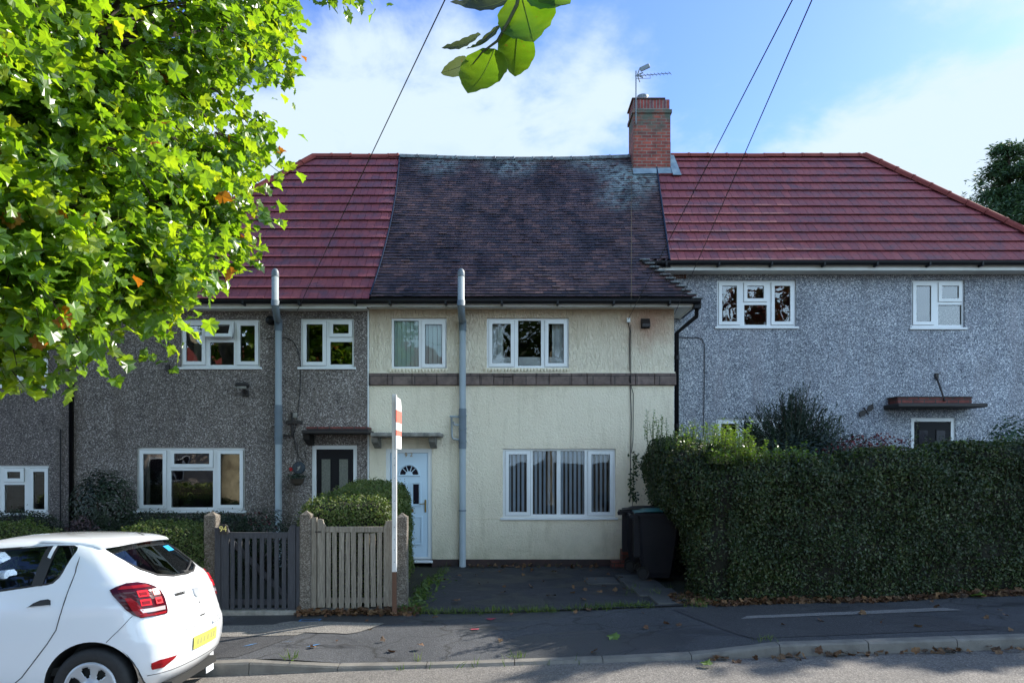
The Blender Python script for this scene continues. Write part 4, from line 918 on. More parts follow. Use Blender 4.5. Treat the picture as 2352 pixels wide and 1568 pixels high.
mb = MB(); mb.tube([(LX - .03, WY - .05, 4.5), (LX - .03, WY - .05, -.3)], .035, 8); tag(mb.build('downpipe', 'black_pl', None, True), 'thin black downpipe at the left edge of the pebbledashed house', 'pipe')
mb = MB(); mb.tube([(X_(139, 13.19), 13.19, Z_(985, 13.19)), (X_(139, 13.19), 13.19, -.3)], .012, 5); tag(mb.build('wall_cable', 'black_pl'), 'thin dark vertical cable on the brown house wall', 'cable')

# ===== right house, number 90
QY = 14.1
rw = [(1647, 643, 1829, 750), (2094, 643, 2216, 752), (1645, 960, 1828, 1073), (2093, 959, 2195, 1200)]
RX1 = 11.0
right = house_body('blue_grey_house', 'blue grey pebbledashed house behind the tall hedge with long red hipped roof', XR + .02, RX1, QY, .5, Z_(622, QY), rw, 'peb_right', (7, QY, .7), back=21.0)
window(right, QY, rw[0], [(1654, 650, 1699, 743, 'o'), (1712, 650, 1761, 690, 'o'), (1711, 699, 1763, 745, 'f'), (1775, 650, 1822, 743, 'o')])
window(right, QY, rw[1], [(2101, 650, 2146, 743, 'o'), (2160, 650, 2210, 690, 'o'), (2158, 699, 2212, 745, 'f')])
window(right, QY, rw[2], [(1652, 967, 1697, 1066, 'o'), (1710, 967, 1763, 1066, 'f'), (1775, 967, 1822, 1066, 'o')])
door(right, QY, rw[3], 'front_door', 'upvc', 'black_door', 'blackdark', .76)
ztc = Z_(926, 13.6)
mb = MB(); mb.bev(X_(2060, 13.6), X_(2266, 13.6), 13.55, QY - .002, ztc - .075, ztc, .015); cno = mb.build('door_canopy', 'black_rough', right)
mb = MB(); mb.box(X_(2062, 13.75), X_(2232, 13.75), 13.75, QY - .002, ztc + .001, ztc + .13); mb.build('brick_course', 'brick_dark', cno)
mb = MB(); mb.box(X_(2060, 13.73), X_(2234, 13.73), 13.73, QY - .002, ztc + .132, ztc + .15); mb.build('coping', 'black_rough', cno)
mb = MB(); mb.tube([(X_(2170, 13.72), 13.72, Z_(920, 13.72)), (X_(2150, QY), QY, Z_(862, QY))], .02, 6); mb.bev(X_(2146, QY), X_(2154, QY), QY - .04, QY, Z_(870, QY), Z_(857, QY), .005); mb.build('tie_rod', 'black_rough', cno)
# roof
sR = (13.72 - EY) / ups.y; rE = X_(1985, RY); ULr = lambda s: 3.12 + (EY + ups.y * (s + sR) - 13.72) / 2.88 * .30
URr = lambda s: rE + (SL - s - sR) * ups.y
mb = MB(); roof_tiles(mb, lambda u, s, h: Pl(u, s + sR, h - .006), SL - sR, .345, .164, .042, ULr, URr, random.Random(41), .0015, .5, .006)
rr = mb.build('roof', 'red_tile', right)
eR = RY - 13.72; zR0 = EZ + TAN * .82
mb = MB(); mb.quad(Pl(3.14, sR, -.03), Pl(URr(0), sR, -.03), Pl(rE, SL, -.03), Pl(3.4, SL, -.03)); mb.add([(rE, RY, RZ - .03), (rE + eR, 13.72, zR0 - .03), (rE + eR, RY + eR, zR0 - .03)], [(0, 1, 2)]); mb.quad((3.4, RY, RZ - .03), (rE, RY, RZ - .03), (rE + eR, RY + eR + .5, zR0 - .6), (3.4, RY + eR + .5, zR0 - .6)); mb.build('roof_deck', 'under', rr)
mb = MB(); Us, Vs, Ns = Vector((0, 1, 0)), Vector((-1, 0, TAN)).normalized(), Vector((TAN, 0, 1)).normalized()
roof_tiles(mb, lambda u, s, h: tuple(Vector((rE + eR, 13.72, zR0)) + Us * u + Vs * s + Ns * h), SL - sR, .345, .164, .042, lambda s: s * ups.y, lambda s: 2 * eR - s * ups.y, random.Random(42), .002); mb.build('side_slope', 'red_tile', rr)
mb = MB(); g = random.Random(6); half_round(mb, (X_(1541, RY), RY + .02, RZ - .02), (rE, RY + .02, RZ - .02), .12, .45, g); half_round(mb, (rE, RY, RZ + .0), (rE + eR, 13.72, zR0 + .02), .12, .45, g); mb.build('ridge_tile', 'red_ridge', rr)
gutter(right, 2.55, rE + eR + .05, 13.66, zR0 - .035)
mb = MB(); mb.box(2.75, rE + eR, 13.74, 13.765, zR0 - .17, zR0 - .03); mb.box(2.5, 2.75, 13.74, 13.765, zR0 - .11, zR0 - .03); mb.build('fascia', 'fascia', right)
mb = MB(); mb.box(2.6, rE + eR, 13.767, QY - .002, zR0 - .16, zR0 - .145); mb.build('soffit', 'fascia', right)
mb = MB(); a, b, c, d = pbox(QY, 1549, 625, 1576, 640); mb.plate(a, b, c, d, [(a + .02 + .037 * i, a + .045 + .037 * i, c + .02 + .04 * j, c + .045 + .04 * j) for i in range(5) for j in range(2)], QY - .012, .012); tag(mb.build('air_brick', 'rust_wood'), 'small brown air brick under the white fascia', 'vent')
bf = thing('butterfly_ornament', 'dark metal butterfly ornament on the blue grey wall', 'ornament', (X_(1987, QY), QY, Z_(943, QY)))
mb = MB(); a, b = X_(1987, QY), Z_(944, QY)
mb.prism([(a, b), (a + .05, b + .11), (a + .14, b + .15), (a + .15, b + .05), (a + .1, b - .0)], QY - .05, QY - .035); mb.prism([(a, b), (a - .07, b + .02), (a - .15, b - .03), (a - .12, b - .12), (a - .03, b - .09)], QY - .05, QY - .035); mb.build('wing', 'black_rough', bf)
mb = MB(); mb.tube([(a - .05, QY - .04, b + .07), (a + .05, QY - .04, b - .07)], .014, 6); mb.build('body', 'black_rough', bf)
mb = MB(); w_ = lambda px, py: (X_(px, QY - .015), QY - .015, Z_(py, QY - .015)); mb.tube([w_(1558, 775), w_(1600, 775), w_(1612, 778), w_(1618, 790), w_(1618, 850), w_(1616, 1000)], .007, 5)
tag(mb.build('wall_cable', 'black_pl'), 'thin black cable turning down the blue grey wall', 'cable')

# overhead wires from a pole on the near side of the road
def wire(label, a, b, r=.0048, sag=.12):
    a, b = Vector(a), Vector(b); pts = [a.lerp(b, i / 24) - Vector((0, 0, sag * 4 * (i / 24) * (1 - i / 24))) for i in range(25)]
    mb = MB(); mb.tube(pts, r, 5); tag(mb.build('overhead_wire', 'black_rough'), label, 'wire', 'overhead telephone wires')
def ray(px, py, Y): return Vector((X_(px, Y), Y, Z_(py, Y)))
def through(p1, p2, Y): t = (Y - p1.y) / (p2.y - p1.y); return p1 + (p2 - p1) * t
p = ray(1443, 733, 13.15); wire('overhead wire ending at the white junction box on the cream wall', p, through(p, ray(1820, 0, 5), -4), sag=.0)
p = ray(1549, 722, 13.1); wire('rightmost overhead wire, ending at the corner of the cream house', p, through(p, ray(1865, 0, 5), -4), sag=.0)
p = ray(682, 715, 12.85); wire('leftmost overhead wire, crossing the red roof of the left house', p, through(p, ray(1022, 0, 5), -4), sag=.0)
# ---------------------------------------------------------------- hedges and shrubs
def hedge_map(d, x0, x1, y0, y1, zbf, ztf, n=7.0, inset=0.0, amp=.05, seed=0, fr=2.0, lean=0):
    r = 1 / (np.abs(d) ** n).sum(1) ** (1 / n); q = d * r[:, None]
    X = (x0 + x1) / 2 + q[:, 0] * ((x1 - x0) / 2 - inset); Y = (y0 + y1) / 2 + q[:, 1] * ((y1 - y0) / 2 - inset)
    zb_ = np.array([zbf(x, y) for x, y in zip(X, Y)]); zt_ = np.array([ztf(x, y) for x, y in zip(X, Y)])
    Z = zb_ + (zt_ - inset - zb_) * np.abs(q[:, 2])
    N = np.sign(q) * np.abs(q) ** (n - 1) / np.array([(x1 - x0) / 2, (y1 - y0) / 2, 1.0]); N /= np.linalg.norm(N, axis=1)[:, None] + 1e-9
    if lean: X = X + lean * np.clip(1 - Z / 1.35, 0, 1) ** .7 * (q[:, 0] < .3)
    P = np.stack([X, Y, Z], 1)
    a = snoise(P, fr, seed) * amp + snoise(P, fr * 3.4, seed + 1) * amp * .6
    return P + N * a[:, None], N
def hedge(name, label, cat, segs, dens, leaf, mat='privet', group=None, seed=1, spread=.75, tops=None, amp=.05):
    s0 = segs[0]; root = thing(name, label, cat, ((s0[0] + s0[1]) / 2, (s0[2] + s0[3]) / 2, s0[4]((s0[0] + s0[1]) / 2, s0[2])), group)
    PP, NN = [], []; g = np.random.default_rng(seed); cm = MB()
    for seg in segs:
        x0, x1, y0, y1, zbf, ztf = seg[:6]; ln = seg[6] if len(seg) > 6 else 0
        H = ztf((x0 + x1) / 2, (y0 + y1) / 2) - zbf((x0 + x1) / 2, (y0 + y1) / 2); Lx, Ly = x1 - x0, y1 - y0
        for ax, sg, area in ((0, -1, Ly * H), (0, 1, Ly * H), (1, -1, Lx * H), (1, 1, Lx * H), (2, 1, Lx * Ly)):
            dn = dens * (1.0 if not (ax == 1 and sg == 1) else .45); k = int(area * dn); d = g.uniform(-1, 1, (k, 3)); d[:, 2] = g.uniform(0.02, 1, k); d[:, ax] = sg
            P, N = hedge_map(d, x0, x1, y0, y1, zbf, ztf, amp=amp, seed=seed, lean=ln); P += N * (g.uniform(-.07, .03, k) + (g.uniform(0, 1, k) < .04) * g.uniform(.02, .09, k))[:, None]
            kp = g.uniform(0, 1, k) < np.clip(.86 + .55 * snoise(P, 5.0, seed + 5) - .5 * np.clip(.45 - d[:, 2], 0, 1) * (ax != 2), .12, 1); PP.append(P[kp]); NN.append(N[kp])
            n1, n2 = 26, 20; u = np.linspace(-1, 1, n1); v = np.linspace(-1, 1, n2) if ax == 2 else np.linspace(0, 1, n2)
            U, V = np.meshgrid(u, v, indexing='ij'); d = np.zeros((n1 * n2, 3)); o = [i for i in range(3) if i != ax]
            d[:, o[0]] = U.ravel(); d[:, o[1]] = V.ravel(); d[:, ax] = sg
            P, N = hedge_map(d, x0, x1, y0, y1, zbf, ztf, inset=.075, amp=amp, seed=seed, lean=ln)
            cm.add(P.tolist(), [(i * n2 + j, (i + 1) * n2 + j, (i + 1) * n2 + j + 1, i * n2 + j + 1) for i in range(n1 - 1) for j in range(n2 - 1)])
    leafcards('foliage', np.concatenate(PP), np.concatenate(NN), leaf, mat, root, LEAF4, seed, spread)
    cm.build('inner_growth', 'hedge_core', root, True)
    return root
def shoots(parent, spots, mat='privet_light', leaf=.05, seed=0, nleaf=26, name='shoot'):
    g = np.random.default_rng(seed); PP, NN, DD = [], [], []; mb = MB()
    for (x, y, z, h) in spots:
        lean = g.normal(0, .12, 2); top = np.array([x + lean[0] * h, y + lean[1] * h, z + h]); bs = np.array([x, y, z - .05]); mb.tube([bs, (bs + top) / 2 + g.normal(0, .01, 3), top], [.005, .004, .002], 4)
        for t in np.linspace(.1, 1, int(nleaf * h / .4) + 3):
            p = bs + (top - bs) * t; a = g.uniform(0, 6.3); o = np.array([math.cos(a), math.sin(a), .5]); PP.append(p); DD.append(o); NN.append([o[0] * -.3, o[1] * -.3, 1])
    o = leafcards(name, np.array(PP), np.array(NN), leaf, mat, parent, LEAF4, seed, .3, .3, np.array(DD), .3); mb.build('stem', 'twig_green', o)
g = random.Random(11)
def hz_front(x, y): return float(np.interp(x, [2.4, 3.0, 3.6, 4.2, 5.0, 6.9, 9.5], [2.08, 2.03, 1.97, 1.99, 2.09, 2.19, 2.3])) + .035 * math.sin(x * 2.1) + .02 * math.sin(x * 5.3)
def hz_ret(x, y): return float(np.interp(y, [9.4, 10.2, 11.2, 12.9], [2.08, 2.10, 2.22, 2.42]))
rh = hedge('privet_hedge', 'tall dark privet hedge along the pavement, turning back beside the bins', 'hedge',
      [(2.58, 9.6, 9.30, 10.3, lambda x, y: zb(x) - .02, hz_front), (2.40, 3.25, 9.5, 12.9, lambda x, y: .0, hz_ret, .5)], 4300, .044, 'privet', None, 3, .85, amp=.12)
sp_ = [(g.uniform(2.45, 3.2), g.uniform(9.5, 12.6), hz_ret(0, 11) - .06, g.uniform(.12, .42)) for _ in range(70)] + [(g.uniform(2.6, 4.2), g.uniform(9.5, 10.2), 2.0, g.uniform(.06, .3)) for _ in range(40)] + [(g.uniform(2.85, 3.35), g.uniform(9.5, 10.6), 2.04, g.uniform(.2, .50)) for _ in range(60)] + [(g.uniform(2.7, 4.1), g.uniform(9.35, 9.9), 1.97, g.uniform(.05, .16)) for _ in range(140)] + [(x, g.uniform(9.4, 10.2), hz_front(x, 0) - .04, g.uniform(.04, .14)) for x in np.linspace(4, 9, 60)] + [(2.5 + g.uniform(-.1, .2), 12.4 + g.uniform(-.3, .3), 2.4, g.uniform(.25, .5)) for _ in range(10)]
shoots(rh, sp_, seed=4)
hedge('clipped_hedge', 'small rounded hedge behind the weathered grey gate', 'hedge', [(-2.98, -1.62, 9.52, 10.7, lambda x, y: -.1, lambda x, y: 1.44 + .06 * (y - 9.5)), (-2.85, -1.80, 10.2, 12.7, lambda x, y: -.05, lambda x, y: 1.50 + .05 * (y - 10.2))], 3600, .036, 'box_leaf', None, 5, .8)
hedge('clipped_hedge', 'rounded sunlit hedge left of the dark wooden gate behind the white car', 'hedge', [(-5.55, -4.13, 9.42, 10.35, lambda x, y: -.15, lambda x, y: 1.06)], 3600, .036, 'box_leaf', None, 6, .8)
hedge('clipped_hedge', 'sunlit flat topped hedge at the far left above the car roof', 'hedge', [(-11, -6.25, 9.42, 10.2, lambda x, y: -.25, lambda x, y: 1.10)], 2600, .036, 'box_leaf', None, 7, .8)
hedge('low_hedge', 'dark low hedge in front of the brown house window', 'hedge', [(-10.5, -7.75, 11.6, 12.2, lambda x, y: -.3, lambda x, y: 1.08 + .03 * math.sin(x * 5))], 2200, .036, 'shrub_dark', None, 8)
hedge('low_hedge', 'dark low hedge under the large window of the pebbledashed house', 'hedge', [(-7.1, -4.75, 12.3, 12.8, lambda x, y: -.05, lambda x, y: 1.02), (-5.1, -4.35, 11.0, 11.7, lambda x, y: -.1, lambda x, y: 1.02)], 2200, .036, 'shrub_dark', None, 9)
def shrub(name, label, cat, c, rad, n, leaf, mats, seed, tm=LEAF4, spread=.9, up=0, shell=.5):
    g = np.random.default_rng(seed); root = thing(name, label, cat, (c[0], c[1], c[2] - rad[2]))
    for k, (mt, fr_, cc) in enumerate(mats):
        d = g.normal(0, 1, (int(n * fr_), 3)); d /= np.linalg.norm(d, axis=1)[:, None]; r = shell + (1 - shell) * g.uniform(0, 1, len(d)) ** .6
        lump = 1 + .16 * snoise(d * 1.0, 3.0, seed + k); rr = np.array(rad); 
        P = np.array(c) + (np.array(cc) if cc else 0) + d * (r * lump)[:, None] * rr * (1 if not cc else .5); leafcards('foliage' if k == 0 else 'coloured_foliage', P, d + np.array([0, 0, up]), leaf, mt, root, tm, seed + k, spread)
    mb = MB(); 
    for i in range(7): a = g.uniform(0, 6.3); mb.tube([(c[0], c[1], c[2] - rad[2]), (c[0] + .3 * rad[0] * math.cos(a), c[1] + .3 * rad[1] * math.sin(a), c[2] - .2), (c[0] + .8 * rad[0] * math.cos(a), c[1] + .8 * rad[1] * math.sin(a), c[2] + .5 * rad[2])], [.02, .014, .006], 5)
    mb.build('stem', 'twig', root); return root
shrub('dark_bush', 'dark bush against the pebbledash left of the large ground floor window', 'bush', (-7.35, 12.55, .95), (.60, .45, .95), 5200, .06, [('shrub_dark', 1, None)], 21)
shrub('flowering_shrub', 'low dark shrub with small red flowers right of the large window', 'shrub', (-4.35, 12.1, .55), (.75, .5, .62), 3600, .05, [('shrub_dark', 1, None), ('berry', .035, (0, -.1, .25))], 22)
shrub('hydrangea', 'hydrangea with faded purple flower heads behind the car roof', 'shrub', (-6.95, 11.4, .5), (.55, .4, .5), 2200, .06, [('shrub_dark', 1, None), ('hydrangea', .35, (0, -.15, .3))], 23)
shrub('pale_shrub', 'small pale leaved plant beside the hydrangea', 'shrub', (-7.35, 10.6, .78), (.2, .2, .35), 350, .06, [('privet_light', 1, None)], 24)
shrub('red_berry_shrub', 'arching shrub with dark red berries behind the tall hedge', 'shrub', (5.2, 11.4, 1.55), (1.6, .8, .95), 11000, .055, [('shrub_dark', 1, None), ('berry', .10, (.4, -.45, .40))], 25)
shrub('blueish_bush', 'blue green bush at the right edge above the hedge', 'bush', (9.0, 12.6, 1.9), (.55, .4, .95), 1800, .07, [('conifer', 1, None)], 26)
# spiky yew-like conifer shrub
yw = thing('spiky_conifer', 'dark spiky conifer shrub in front of the blue grey house window', 'shrub', (5.0, 12.4, .6))
g2 = np.random.default_rng(31); PP, DD = [], []; mb = MB()
for i in range(520):
    a = g2.uniform(0, 2 * math.pi); el = g2.uniform(.05, 1.0) ** .8 * math.pi / 2; L = g2.uniform(.9, 1.30) * (0.62 + .45 * math.sin(el) ** 2)
    if el > 1.25: L *= g2.uniform(.9, 1.22)
    d = np.array([math.cos(a) * math.cos(el), math.sin(a) * math.cos(el) * .8, math.sin(el)]); b = np.array([5.0, 12.4, 1.72]); p0 = b + d * .2; p1 = b + d * L * np.array([1.45, 1.1, 1]); p1[2] += .06
    if i % 3 == 0: mb.tube([p0, p1], [.008, .003], 4)
    for t in np.linspace(.1, 1, 46): PP.append(p0 + (p1 - p0) * t + g2.normal(0, .008, 3)); DD.append(d * 1.0 + g2.normal(0, .45, 3))
leafcards('foliage', np.array(PP), g2.normal(0, 1, (len(PP), 3)), .085, 'spruce', yw, (np.array([(0, 0, 0), (.4, .09, 0), (1, 0, 0), (.4, -.09, 0)]), [(0, 1, 2, 3)]), 3, .2, .3, np.array(DD), .2)
mb.build('stem', 'twig', yw)
shoots(yw, [(x, 11.2, 2.05, h) for x, h in ((4.45, .35), (5.35, .65), (6.4, .35), (3.9, .25), (6.95, .3))] + [(7.0, 12.2, 1.9, .75), (7.15, 12.2, 1.9, .5)], 'privet', .05, 9, 22, 'neighbouring_shoot')
# climbing stem by the cables
cv_ = thing('climbing_weed', 'thin climbing weed on the cream wall beside the cables', 'plant', (2.2, 13.1, .2)); g2 = np.random.default_rng(6)
P = np.array([(X_(1455 + 6 * math.sin(t * 7) + g2.normal(0, 5), 13.1), 13.1 - abs(g2.normal(0, .03)), Z_(1040 + 110 * t, 13.1)) for t in g2.uniform(0, 1, 150)]); leafcards('foliage', P, [(0, -1, .4)] * len(P), .06, 'privet', cv_, LEAF4, 6, .5)
mb = MB(); mb.tube([(X_(1455, 13.12), 13.13, .2), (X_(1452, 13.12), 13.13, .9), (X_(1457, 13.12), 13.13, Z_(1040, 13.12))], .005, 4); mb.build('stem', 'twig', cv_)

# ---------------------------------------------------------------- fallen leaves, grass, weeds
g2 = np.random.default_rng(44)
def gz(x, y): 
    if y < KY: return zr(x, y)
    if y < KY + .13: return zr(x, KY) + ku(x)
    return zp(x, y) if y < BY else zg(x, y) + .025
L_ = []
for _ in range(1500): x = g2.uniform(2.7, 9.5); L_.append((x, 9.22 + .14 * math.sin(x * 2.3) * .5 + abs(g2.normal(0, .1)) - .10))
for _ in range(420): x = g2.uniform(-2.9, -1.2); L_.append((x, 9.28 + g2.normal(0, .05)))
for _ in range(90): x = g2.uniform(2.0, 7); L_.append((x, KY - abs(g2.normal(0, .07)) - .02))
for _ in range(60): x = g2.uniform(-1.2, 1.6); L_.append((x, 13.0 + g2.normal(0, .06)))
for _ in range(40): L_.append((g2.uniform(-3, 8), g2.uniform(7.4, 9.2)))
for _ in range(50): L_.append((g2.uniform(-1.2, 2.5), g2.uniform(9.3, 13)))
for _ in range(160): x = g2.uniform(2.2, 2.75); L_.append((x, g2.uniform(9.25, 10.0)))
P = np.array([(x, y, gz(x, y) + .015 + abs(g2.normal(0, .015))) for x, y in L_])
tag(leafcards('leaf_litter', P, [(0, 0, 1)] * len(P), .062, 'litter', None, PLANE, 3, .45, .5), kind='stuff')
for i, (px, py, Y, s, lb) in enumerate(((1405, 1447, 7.95, .14, 'single pale yellow fallen leaf on the middle of the pavement'), (2263, 1378, 9.1, .15, 'single yellow green fallen leaf in front of the hedge'), (1632, 1525, 6.8, .15, 'green fallen leaf lying in the road by the kerb'))):
    x = X_(px, Y); o = leafcards('fallen_leaf', [(x, Y, gz(x, Y) + .03)], [(0, -.2, 1)], s, 'privet_light', None, PLANE, i, .15); tag(o, lb, 'leaf', 'single fallen leaves')
G = []
def tuft(x, y, n, s=.03):
    for _ in range(n): G.append((x + g2.normal(0, s), y + g2.normal(0, s)))
for x in np.linspace(-1.45, .55, 34): tuft(x, 9.27 + g2.normal(0, .03), int(g2.uniform(14, 46)))
for x in np.linspace(.75, 1.85, 20): tuft(x, 9.31 + g2.normal(0, .03), int(g2.uniform(14, 40)))
for t in np.linspace(0, 1, 40): tuft(-1.42 + .06 * math.sin(t * 9) + .15 * t, 9.35 + 3.4 * t, int(g2.uniform(8, 26)), .06)
for x in (-2.35, -2.28, -.0, .1, -1.0): tuft(x, KY + .17, 14, .03)
for x in np.linspace(-1.3, .7, 14): tuft(x, KY - .01, int(g2.uniform(1, 9)), .025)
for t in range(10): tuft(g2.uniform(1.7, 2.4), g2.uniform(9.3, 11), 12, .06)
for t in range(12): tuft(g2.uniform(2.3, 2.7), g2.uniform(9.2, 9.5), 14, .05)
for x in np.linspace(-1.2, 1.5, 14): tuft(x, 13.08, 5, .04)
tuft(2.7, KY + .2, 26, .06)
P = np.array([(x, y, gz(x, y) - .005) for x, y in G]); n = len(P)
tag(leafcards('grass', P, g2.normal(0, 1, (n, 3)) * np.array([1, 1, .1]), .075, 'grass', None, BLADE, 8, .1, .5, np.array([(0, 0, 1)] * n), .45), kind='stuff')
wd = []
for t in np.linspace(0, 1, 260): wd.append((-1.38 + g2.normal(0, .10) + .12 * t, 9.3 + 2.6 * t ** 1.5 + g2.normal(0, .03)))
P = np.array([(x, y, gz(x, y) + abs(g2.normal(.03, .03))) for x, y in wd]); tag(leafcards('weeds', P, [(0, -.4, 1)] * len(P), .075, 'grass', None, OVAL, 9, .5), kind='stuff')

# ---------------------------------------------------------------- gates, posts, sign, bins
GY = 9.38
def post(label, px0, px1, ptop, Y, grp='concrete gate posts'):
    a, b = X_(px0, Y), X_(px1, Y); wdt = b - a; t = Z_(ptop, Y); mb = MB(); z0 = zb(a) - .15
    y0 = Y - .01; y1 = y0 + wdt; ch = .018
    mb.bev(a, b, y0, y1, z0, t - .05, .012)
    m_ = ((a + b) / 2, (y0 + y1) / 2); mb.add([(a + ch, y0 + ch, t - .05), (b - ch, y0 + ch, t - .05), (b - ch, y1 - ch, t - .05), (a + ch, y1 - ch, t - .05), (m_[0], m_[1], t)], [(0, 1, 4), (1, 2, 4), (2, 3, 4), (3, 0, 4)])
    tag(mb.build('gate_post', 'concrete'), label, 'post', grp)
post('concrete gate post left of the dark wooden gate', 468, 496, 1174, 9.5)
post('concrete gate post between the dark gate and the weathered gate', 688, 714, 1172, GY)
post('concrete gate post right of the weathered gate beside the driveway', 909, 935, 1177, GY)
def board(root, px0, px1, pt, pb, mat, y=GY, d=.022, name='picket', shape=None, tilt=0):
    a, b, t, z = X_(px0, y), X_(px1, y), Z_(pt, y), Z_(pb, y); mb = MB()
    if shape == 'r': poly = [(a, z), (b, z), (b, t - .09), (b - .02, t - .05), (b - .03, t - .01), (a + .02, t), (a, t - .005)]
    elif shape == 'l': poly = [(a, z), (b, z), (b, t - .005), (b - .02, t), (a + .03, t - .01), (a + .02, t - .05), (a, t - .09)]
    else: poly = [(a, z), (b, z), (b + tilt, t), (a + tilt, t - .004)]
    mb.prism(poly, y, y + d); return mb.build(name, mat, root)
def rail(root, px0, px1, pt, pb, mat, y, d, name='rail'):
    mb = MB(); mb.bev(X_(px0, y), X_(px1, y), y, y + d, Z_(pb, y), Z_(pt, y), .004); return mb.build(name, mat, root)
gd = thing('dark_gate', 'dark stained wooden gate with vertical slats', 'gate', (X_(590, GY), GY, -.1))
board(gd, 493, 507, 1211, 1406, 'wood_dark', GY, .07, 'hanging_post'); board(gd, 508, 525, 1205, 1400, 'wood_dark', GY - .01, .045, 'stile', 'r'); board(gd, 661, 678, 1205, 1400, 'wood_dark', GY - .01, .045, 'stile', 'l'); board(gd, 680, 688, 1208, 1406, 'wood_dark', GY, .06, 'closing_post')
rail(gd, 525, 661, 1222, 1236, 'wood_dark', GY - .008, .04); rail(gd, 525, 661, 1375, 1389, 'wood_dark', GY + .012, .03)
for i in range(8): x = 529 + i * 16.9; board(gd, x, x + 9.2, 1234, 1398, 'wood_dark', GY - .012, .018)
mb = MB(); a = Vector((X_(528, GY), GY + .03, Z_(1242, GY))); b = Vector((X_(660, GY), GY + .03, Z_(1375, GY))); d = (b - a).normalized(); s_ = Vector((-d.z, 0, d.x)) * .035
mb.add([a - s_, b - s_, b + s_, a + s_] + [v + Vector((0, .022, 0)) for v in (a - s_, b - s_, b + s_, a + s_)], [(0, 1, 2, 3), (7, 6, 5, 4), (0, 4, 5, 1), (2, 6, 7, 3), (0, 3, 7, 4), (1, 2, 6, 5)]); mb.build('brace', 'wood_dark', gd)
np_ = thing('number_plate', 'small black house number plate 94 on the dark gate', 'house number', (X_(517, GY), GY - .03, Z_(1222, GY)))
mb = MB(); cx_, cz_ = X_(516, GY), Z_(1214, GY); w2, h2 = .056, .066
mb.prism([(cx_ - w2, cz_ - h2), (cx_ + w2, cz_ - h2), (cx_ + w2, cz_ + h2 - .03), (cx_ + w2 - .035, cz_ + h2), (cx_ - w2 + .0, cz_ + h2), (cx_ - w2, cz_ + h2 - .01)], GY - .04, GY - .02); mb.build('plate', 'black_rough', np_)
text(np_, '94', cx_ - .004, GY - .043, cz_ + .002, .105, 'gold')
gw = thing('weathered_gate', 'weathered grey wooden gate with uneven vertical slats', 'gate', (X_(810, GY), GY, -.1))
board(gw, 715, 727, 1188, 1396, 'wood_old', GY + .01, .06, 'hanging_post'); board(gw, 729, 746, 1191, 1394, 'wood_old', GY - .012, .045, 'stile', 'r'); board(gw, 881, 901, 1195, 1392, 'wood_old', GY - .012, .05, 'stile', 'l')
rail(gw, 746, 881, 1209, 1222, 'wood_old', GY - .006, .04); rail(gw, 746, 881, 1372, 1384, 'wood_old', GY + .014, .03)
xs_ = [749, 764, 778.5, 793, 807, 821, 837, 851.5, 866]; g = random.Random(3)
for x in xs_: board(gw, x, x + 10.6 + g.uniform(-.8, .8), 1222 + g.uniform(-2, 2), 1396 + g.uniform(-4, 3), 'wood_old', GY - .01 + g.uniform(-.004, .004), .018, tilt=g.uniform(-.012, .012))
mb = MB(); mb.bev(X_(724, GY), X_(738, GY), GY - .025, GY - .01, Z_(1222, GY), Z_(1219, GY), .003); mb.build('hinge', 'black_rough', gw)
mb = MB(); mb.bev(X_(500, GY), X_(685, GY), GY - .1, GY + .14, -.2, Z_(1403, GY - .1), .01); mb2 = MB(); mb2.bev(X_(716, GY), X_(905, GY), GY - .06, GY + .14, -.2, Z_(1398, GY - .06), .01)
tag(mb.build('threshold_slab', 'slab'), 'concrete threshold under the dark gate', 'kerb'); tag(mb2.build('threshold_slab', 'flag'), 'stone threshold under the weathered gate', 'kerb')
sy = 9.18; sg = thing('estate_sign', 'white post with red and white sign board, seen edge on beside the gate', 'sign', (X_(905, sy), sy, -.06))
pa, pb = X_(900, sy), X_(910.5, sy)
mb = MB(); mb.bev(pa, pb, sy, sy + .055, Z_(1313, sy), Z_(905, sy) - .0, .005); mb.build('post', 'post_white', sg)
mb = MB(); mb.bev(pa + .002, pb - .002, sy + .002, sy + .053, -.3, Z_(1313, sy) - .001, .005); mb.build('post_foot', 'rust_wood', sg)
mb = MB()
for py in (1052, 1068, 1098, 1150, 1172, 1210, 1238, 1262, 1290): mb.tube([((pa + pb) / 2 + .004, sy - .003, Z_(py, sy)), ((pa + pb) / 2 + .004, sy + .01, Z_(py, sy))], .005, 6)
mb.build('screw_hole', 'black_rough', sg)
bx_ = pb - .002; y0, y1 = sy - .06, sy + .36
def bandz(m, za, zc, top=False, nm='board'):
    mb = MB(); X0, X1 = bx_ + .001, bx_ + .013
    if top: poly = [(y0, za), (y1, za), (y1, zc - .12), (y1 - .04, zc - .04), (y1 - .12, zc), (y0, zc)]
    else: poly = [(y0, za), (y1, za), (y1, zc), (y0, zc)]
    n = len(poly); mb.add([(X0, p[0], p[1]) for p in poly] + [(X1, p[0], p[1]) for p in poly], [tuple(range(n)), tuple(range(2 * n - 1, n - 1, -1))] + [(i, (i + 1) % n, n + (i + 1) % n, n + i) for i in range(n)]); mb.build(nm, m, sg)
zt_ = Z_(912, sy); zB = Z_(1030, sy); H_ = zt_ - zB
bandz('sign_white', zt_ - .25 * H_, zt_, True, 'board_top'); bandz('sign_red', zt_ - .49 * H_, zt_ - .25 * H_ - .001, nm='red_band'); bandz('sign_white', zt_ - .64 * H_, zt_ - .49 * H_ - .001, nm='white_band'); bandz('sign_red', zt_ - .745 * H_, zt_ - .64 * H_ - .001, nm='red_band'); bandz('sign_white', zB, zt_ - .745 * H_ - .001, nm='board_foot')
